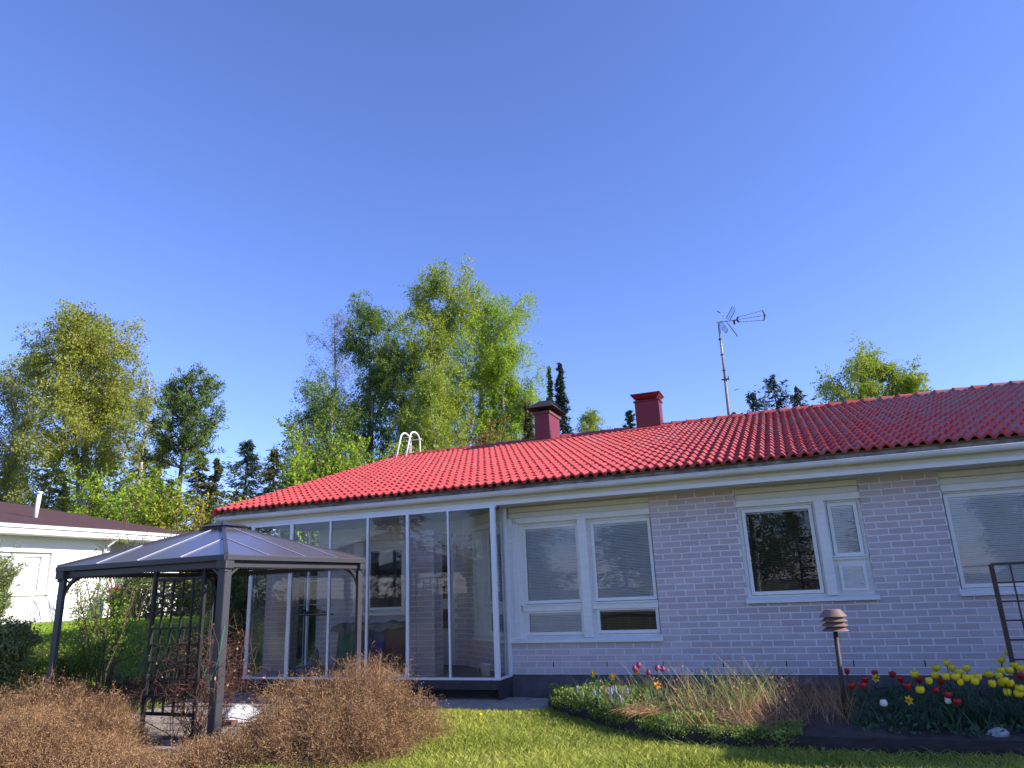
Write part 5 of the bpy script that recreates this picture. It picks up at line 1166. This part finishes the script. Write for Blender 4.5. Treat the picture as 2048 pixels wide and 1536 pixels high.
def juniper(x, y, top, hw, label, n=9000):
    r_ = thing('juniper', label, 'juniper', (x, y, 0)); parts = []
    st = []
    for k in range(16):
        a = rng.random() * 6.28; l = .3 + .7 * rng.random(); st.append(np.stack([np.linspace(0, 1, 6) * math.cos(a) * hw * l, np.linspace(0, 1, 6) * math.sin(a) * hw * l, np.linspace(0, 1, 6) ** .8 * top * (.6 + .38 * (1 - l * .6))], 1) + np.array([x, y, 0]))
    L1 = np.stack(st); L2, _ = grow(L1, 22, .1, 1., hw * .6, R(42), -.12, .12, 4); L3, _ = grow(L2, 10, .1, 1., .2, R(40), -.1, .12, 2)
    link('stem', mkmesh('stem', *tubes(L1, .03, .008, 5)), 'bark_dark', r_)
    Cn = along(L3, 13, .02); V, F = leaves(Cn, .05, .4, 0); V2, F2 = ribbons(L3, .012, .4); tt = clump_tint(Cn, .4, .35)
    link('foliage', mkmesh('foliage', *join([(V, F, tt), (V2, F2, .2)])), 'juniper', r_)
juniper(-13.75, 8.9, 2.75, .5, 'tall green juniper at the left edge in front of the neighbour\'s window')
juniper(-10.95, 7.3, 1.35, .5, 'low spreading juniper at the left edge behind the brown bush')
shrub(-12.0, 10.05, 2.28, .8, 'airy shrub with fresh yellow green leaves seen under the gazebo roof', 'leaf_broad', dens=.9, leafsize=.04, nst=16, twigr=.007)
shrub(-12.6, 9.0, 1.0, .5, 'low twiggy shrub with tiny leaves at the lawn edge, left one', 'leaf_broad', dens=.35, leafsize=.035, nst=22, twigr=.005, group='low twiggy shrubs behind the gazebo')
shrub(-12.0, 9.6, .9, .5, 'low twiggy shrub with tiny leaves at the lawn edge, right one', 'leaf_broad', dens=.35, leafsize=.035, nst=22, twigr=.005, group='low twiggy shrubs behind the gazebo')
shrub(-19.6, 17.2, 3.6, 1.1, 'bare young tree close to the neighbour\'s white wall', 'twig_bare', name='bare_shrub', cat='tree', dens=.1, leafsize=.04, nst=5, twigr=.012, spread=.7)
shrub(-16.5, 14.8, 4.3, 1.0, 'tall loose shrub with twigs reaching over the gazebo roof line', 'leaf_broad', dens=.12, leafsize=.045, nst=7, twigr=.008, spread=.7)
# hedge and dark evergreens left of the porch
h_ = thing('clipped_hedge', 'tall clipped hedge seen through the left end of the porch', 'hedge', (-15.5, 18.6, 0))
n = 26000; S = np.stack([-21 + 11.2 * rng.random(n), 18.0 + 1.2 * rng.random(n), 2.08 * rng.random(n) ** .8], 1); f_ = rng.random(n); S[f_ < .45, 1] = 18.0 + .1 * rng.normal(size=(f_ < .45).sum()); S[f_ > .8, 2] = 2.05 + .05 * rng.normal(size=(f_ > .8).sum()); S[:, 2] += hz(S[:, 0], S[:, 1]) * .3
V, F = leaves(S, .10, .7); link('foliage', mkmesh('foliage', V, F, tint=clump_tint(S, .6, .4)), 'hedge_leaf', h_)
S = np.stack([-21 + 11 * rng.random(400), 18.2 + .8 * rng.random(400), np.zeros(400)], 1); V, F = blades(S, 1.9, .02, .15, 3, (0, 0, 0), .02); link('stem', mkmesh('stem', V, F), 'bark_dark', h_)
juniper(-11.9, 13.4, 2.9, .85, 'dark evergreen bush beside the left end of the porch')
juniper(-11.7, 15.3, 2.6, .8, 'dark evergreen bush behind the one at the porch end')

# ------------------------------------------------------------------ trees behind
GB = 'birches behind the brick house'; GN = 'trees behind the neighbour\'s house'
birch(-35.64, 27.48, 18.0, 3.7, 'tallest birch at the left with white forked trunk and brownish top', 'leaf_birch_brown', 1.4, .13, forks=3, group=GN, hang=1.2)
birch(-43.2, 28.9, 17.0, 2.7, 'thin birch left of the tallest one', 'leaf_birch_brown', .5, .13, group=GN, forks=2)
birch(-43.8, 26.0, 14.5, 2.2, 'sparse birch at the very left edge', 'twig_bare', .4, .13, group=GN)
birch(-37.2, 32.4, 15.8, 1.9, 'slim birch right of the tallest one, half hidden by it', 'leaf_birch_brown', .3, .13, group=GN, hang=1.2)
for i, (x, y, tp_, hw_, lb) in enumerate([(-50.1, 33, 13.1, 2.3, 'dark spruce low at the left edge behind the birches'), (-48.7, 35, 12.6, 2.2, 'dark spruce between the left birches'), (-45.0, 36, 13.4, 2.4, 'dark spruce behind the tallest birch'), (-41.5, 36.0, 12.2, 2.2, 'dark spruce right behind the tallest birch trunk'), (-37, 33.6, 11.9, 1.9, 'olive spruce left of the pine'), (-34.5, 34.4, 10.9, 1.7, 'olive spruce behind the pine trunk'), (-31.8, 33.0, 9.9, 1.5, 'olive spruce right of the pine trunk')]):
    conifer(x, y, tp_, hw_ * 1.45, lb, 'needle_dark' if i < 4 else 'needle_olive', GN, dens=.8, card=.3)
shrub(-30.9, 25.4, 8.0, 2.4, 'fresh green broadleaf tree behind the neighbour\'s roof, left', 'leaf_bright', 'broadleaf_tree', 'tree', 2.6, .13, nst=18, twigr=.02)
shrub(-27.4, 24.2, 6.8, 1.9, 'fresh green bushy tree behind the far end of the neighbour\'s roof', 'leaf_bright', 'broadleaf_tree', 'tree', 2.6, .12, nst=18, twigr=.02)
shrub(-25.6, 24.6, 6.2, 1.8, 'yellow flowering shrub left of the pine trunk', 'leaf_yellow', 'forsythia', 'shrub', .7, .11, nst=12, twigr=.015)
shrub(-23.6, 24.4, 5.9, 1.5, 'yellow flowering shrub right of the pine trunk', 'leaf_yellow', 'forsythia', 'shrub', .55, .11, nst=12, twigr=.015)
shrub(-37.8, 30, 7.5, 3.2, 'dark green undergrowth tree behind the neighbour\'s chimney pipe', 'leaf_birch_dark', 'broadleaf_tree', 'tree', 1.2, .16, nst=14, twigr=.02)
# pine with bare lower trunk
def pine(x, y, top, hw, label):
    root = tree_root('pine_tree', label, 'tree', x, y); z0 = ORG[root.name].z; H = top - z0
    T = trunkline(x, y, z0, H, (.3, 0), .04); link('trunk', mkmesh('trunk', *tubes(T, .20, .04, 8), smooth=True), 'bark_dark', root)
    prof = lambda t: np.clip(np.sqrt(np.clip(1 - ((t - .72) / .34) ** 2, 0, 1)), .25, 1)
    L1, _ = grow(T, 84, .6, .99, hw, R(72), -.10, .12, 4, prof); L2, _ = grow(L1, 6, .35, 1., hw * .30, R(45), -.1, .12, 3)
    D1, _ = grow(T, 34, .14, .58, hw * .9, R(85), .05, .12, 4); D2, _ = grow(D1, 5, .3, 1., .5, R(45), .1, .2, 3)
    br = [(*tubes(L1, .03, .012, 4), 0), (*tubes(D1, .018, .006, 3), 0), (*tubes(L2, .012, .006, 3), 0)]
    link('branch', mkmesh('branch', *join(br)[:2]), 'bark_dark', root); V, F = ribbons(D2, .012, .4); o = link('dead_twig', mkmesh('dead_twig', V, F, tint=rng.random(len(F))), 'twig_bare', root); tag(o, kind='stuff')
    tips = np.concatenate([L2[:, -1], L2[:, -2], L1[:, -1]]); n_ = 16; Cn = (tips[:, None] + rng.normal(size=(len(tips), n_, 3)) * .10).reshape(-1, 3); ds = unit(Cn - np.repeat(tips, n_, 0) + np.array([0, 0, .08]))
    V, F = leaves(Cn, .19, .24, 0, ds); link('crown', mkmesh('crown', V, F, tint=np.clip(clump_tint(Cn, .5, .5), 0, 1)), 'needle_pine', root)
pine(-29.3, 27.9, 12.7, 1.75, 'pine with long bare trunk and rounded dark green crown')
conifer(-23.31, 26.11, 8.8, 2.7, 'blue green spruce left of the red roof', 'needle_blue', dens=1.2, card=.2, low=.02, sparse=1.4)
conifer(-24.3, 29.1, 9.0, 2.4, 'olive conifer just right behind the blue green spruce', 'needle_olive', dens=1.2, card=.2, low=.02, sparse=1.4)
conifer(-27.6, 35.5, 9.8, 2.4, 'dark conifer low behind the left end of the red roof', 'needle_dark', dens=.9)
birch(-34.6, 49.0, 25.8, 3.6, 'nearly bare birch left of the tall green birches', 'twig_bare', .35, .10, group=GB, low=.2)
birch(-31.3, 48.6, 26.0, 3.5, 'dark green birch right of the nearly bare one', 'leaf_birch_dark', 1.6, .14, group=GB, forks=2)
birch(-23.4, 44.3, 24.9, 3.9, 'tallest birch behind the house with white trunk showing', 'leaf_birch', 1.5, .14, group=GB, forks=2)
birch(-20.9, 47.7, 24.9, 4.5, 'broad bright birch with weeping twigs, rightmost of the tall ones', 'leaf_bright', 1.6, .14, group=GB, hang=1.6, forks=2, weep=.8)
birch(-28.0, 48.2, 21.5, 3.3, 'birch filling the gap left of the tallest birch', 'leaf_birch_dark', 1.4, .14, group=GB)
birch(-18.4, 46.9, 20.0, 2.6, 'lower right flank birch with hanging twigs', 'leaf_bright', 1.6, .14, group=GB, hang=1.6, weep=.7)
birch(-21.5, 41.5, 15.5, 3.4, 'lower birch in front of the two tallest ones', 'leaf_birch', 1.3, .13, group=GB, hang=1.2)
birch(-28.5, 40.0, 15.5, 3.6, 'lower dark birch above the ladder rail', 'leaf_birch_dark', 1.3, .13, group=GB)
shrub(-19.6, 28.0, 9.1, 2.7, 'bright green broadleaf tree right behind the left end of the red roof', 'leaf_bright', 'broadleaf_tree', 'tree', 3.4, .12, nst=24, twigr=.02)
shrub(-21.8, 28.6, 8.4, 1.8, 'green broadleaf tree left of the bright one', 'leaf_broad', 'broadleaf_tree', 'tree', 2.8, .12, nst=20, twigr=.02)
shrub(-26.7, 36.2, 12.8, 2.6, 'tall green broadleaf tree under the nearly bare birch', 'leaf_birch_dark', 'broadleaf_tree', 'tree', 2.6, .14, nst=22, twigr=.02)
shrub(-15.3, 37.0, 11.0, 1.9, 'orange brown bushy tree above the ridge left of the black capped chimney', 'leaf_orange', 'broadleaf_tree', 'tree', 2.2, .12, nst=18, twigr=.02)
conifer(-11.05, 31.1, 10.2, 1.1, 'dark green thuja beside the black capped chimney', 'needle_olive', None, 'thuja', 1.6, .1, .02, .16, -.2, 1.6)
conifer(-16.65, 52.4, 18.8, 1.0, 'narrow dark fir, left one of the pair by the chimney', 'needle_dark', 'pair of narrow firs', 'fir_tree', 1.2, .12, .02, .22, .2, 1.4)
conifer(-14.46, 47.9, 17.5, 1.7, 'narrow dark fir, right one of the pair by the chimney', 'needle_dark', 'pair of narrow firs', 'fir_tree', 1.2, .15, .02, .22, .2, 1.4)
birch(-14.0, 53.0, 14.9, 1.9, 'small pale birch right of the pair of firs', 'leaf_birch', .7, .13)
birch(-11.6, 54.5, 13.4, 1.6, 'lowest pale birch between the two chimneys', 'leaf_birch', .6, .13)
conifer(-10.8, 53.9, 14.7, 2.6, 'tiny spruce tip left of the flat capped chimney', 'needle_blue', dens=.9, card=.3)
conifer(.05, 45, 13.5, 4.6, 'ragged dark spruce top right of the antenna mast, tallest of three leaders', 'needle_blue', dens=.6, ragged=.45, card=.3, droop=-.1, sparse=.8)
conifer(-1.35, 45.3, 12.7, 3.2, 'ragged spruce leader on the left side of the tallest one', 'needle_blue', dens=.6, ragged=.4, card=.3, droop=-.1, sparse=.7)
conifer(1.3, 45.2, 12.6, 3.2, 'ragged spruce leader on the right side of the tallest one', 'needle_blue', dens=.6, ragged=.4, card=.3, droop=-.1, sparse=.7)
conifer(-2.6, 45.5, 11.6, 1.5, 'small dark spruce tip left of the ragged spruce', 'needle_blue', dens=.7, ragged=.3, card=.35)
birch(5.7, 54.6, 16.6, 3.5, 'light green birch above the right part of the ridge', 'leaf_birch', 1.5, .15, hang=.5)
birch(8.3, 55.5, 16.0, 2.6, 'light green birch, right half of the pair above the ridge', 'leaf_birch', 1.4, .15, hang=.5)
# wood's edge far behind, filling the gaps low down
far_ = []
for i, (x, y, k) in enumerate([(-58, 38, 1), (-62, 46, 1.1), (-53, 42, .95), (-47, 44, 1.), (-42, 46, .9), (-37.5, 50, .85), (-44, 40, .85), (-40, 41, .8), (-33, 44, .8)]):
    if i == 0: pr_ = conifer(x, y, 13, 2.6, 'dark spruce in the far row at the edge of the wood', 'needle_dark', 'far row of spruces', dens=.6, card=.4)
    else: dup(pr_, (x, y, 0), rotz=i * 1.3, scale=k * .95)
# ------------------------------------------------------------------ behind the camera: what the windows mirror
b0_ = birch(-2.0, -16, 13, 4.2, 'broad tree standing behind the photographer', 'leaf_birch_dark', 1.1, .16, group='trees behind the photographer', name='garden_tree', low=.1)
s0_ = conifer(6.5, -55, 13.5, 3.2, 'tall spruce behind the photographer', 'needle_dark', 'spruces behind the photographer', dens=.6, card=.4)
for i, (x, y, k) in enumerate([(11.5, -60, .95), (18, -50, 1.), (-14, -40, 1.1), (-22, -36, 1.), (-30, -30, 1.1), (-38, -22, 1.0), (30, -45, 1.2), (-48, -12, 1.1), (0, -60, .8)]): dup(s0_, (x, y, 0), rotz=i * .9, scale=k)
for i, (x, y, k) in enumerate([(15, -42, .8), (-10, -30, .7), (-20, -24, .75), (-34, -14, .9), (24, -34, .9), (-44, -2, .8), (-9, -24, .8), (-15, -19, .7), (5, -30, .6)]): dup(b0_, (x, y, 0), rotz=i * 1.1, scale=k)  # unseen copies, some added to block the bright horizon mirrored in the panes
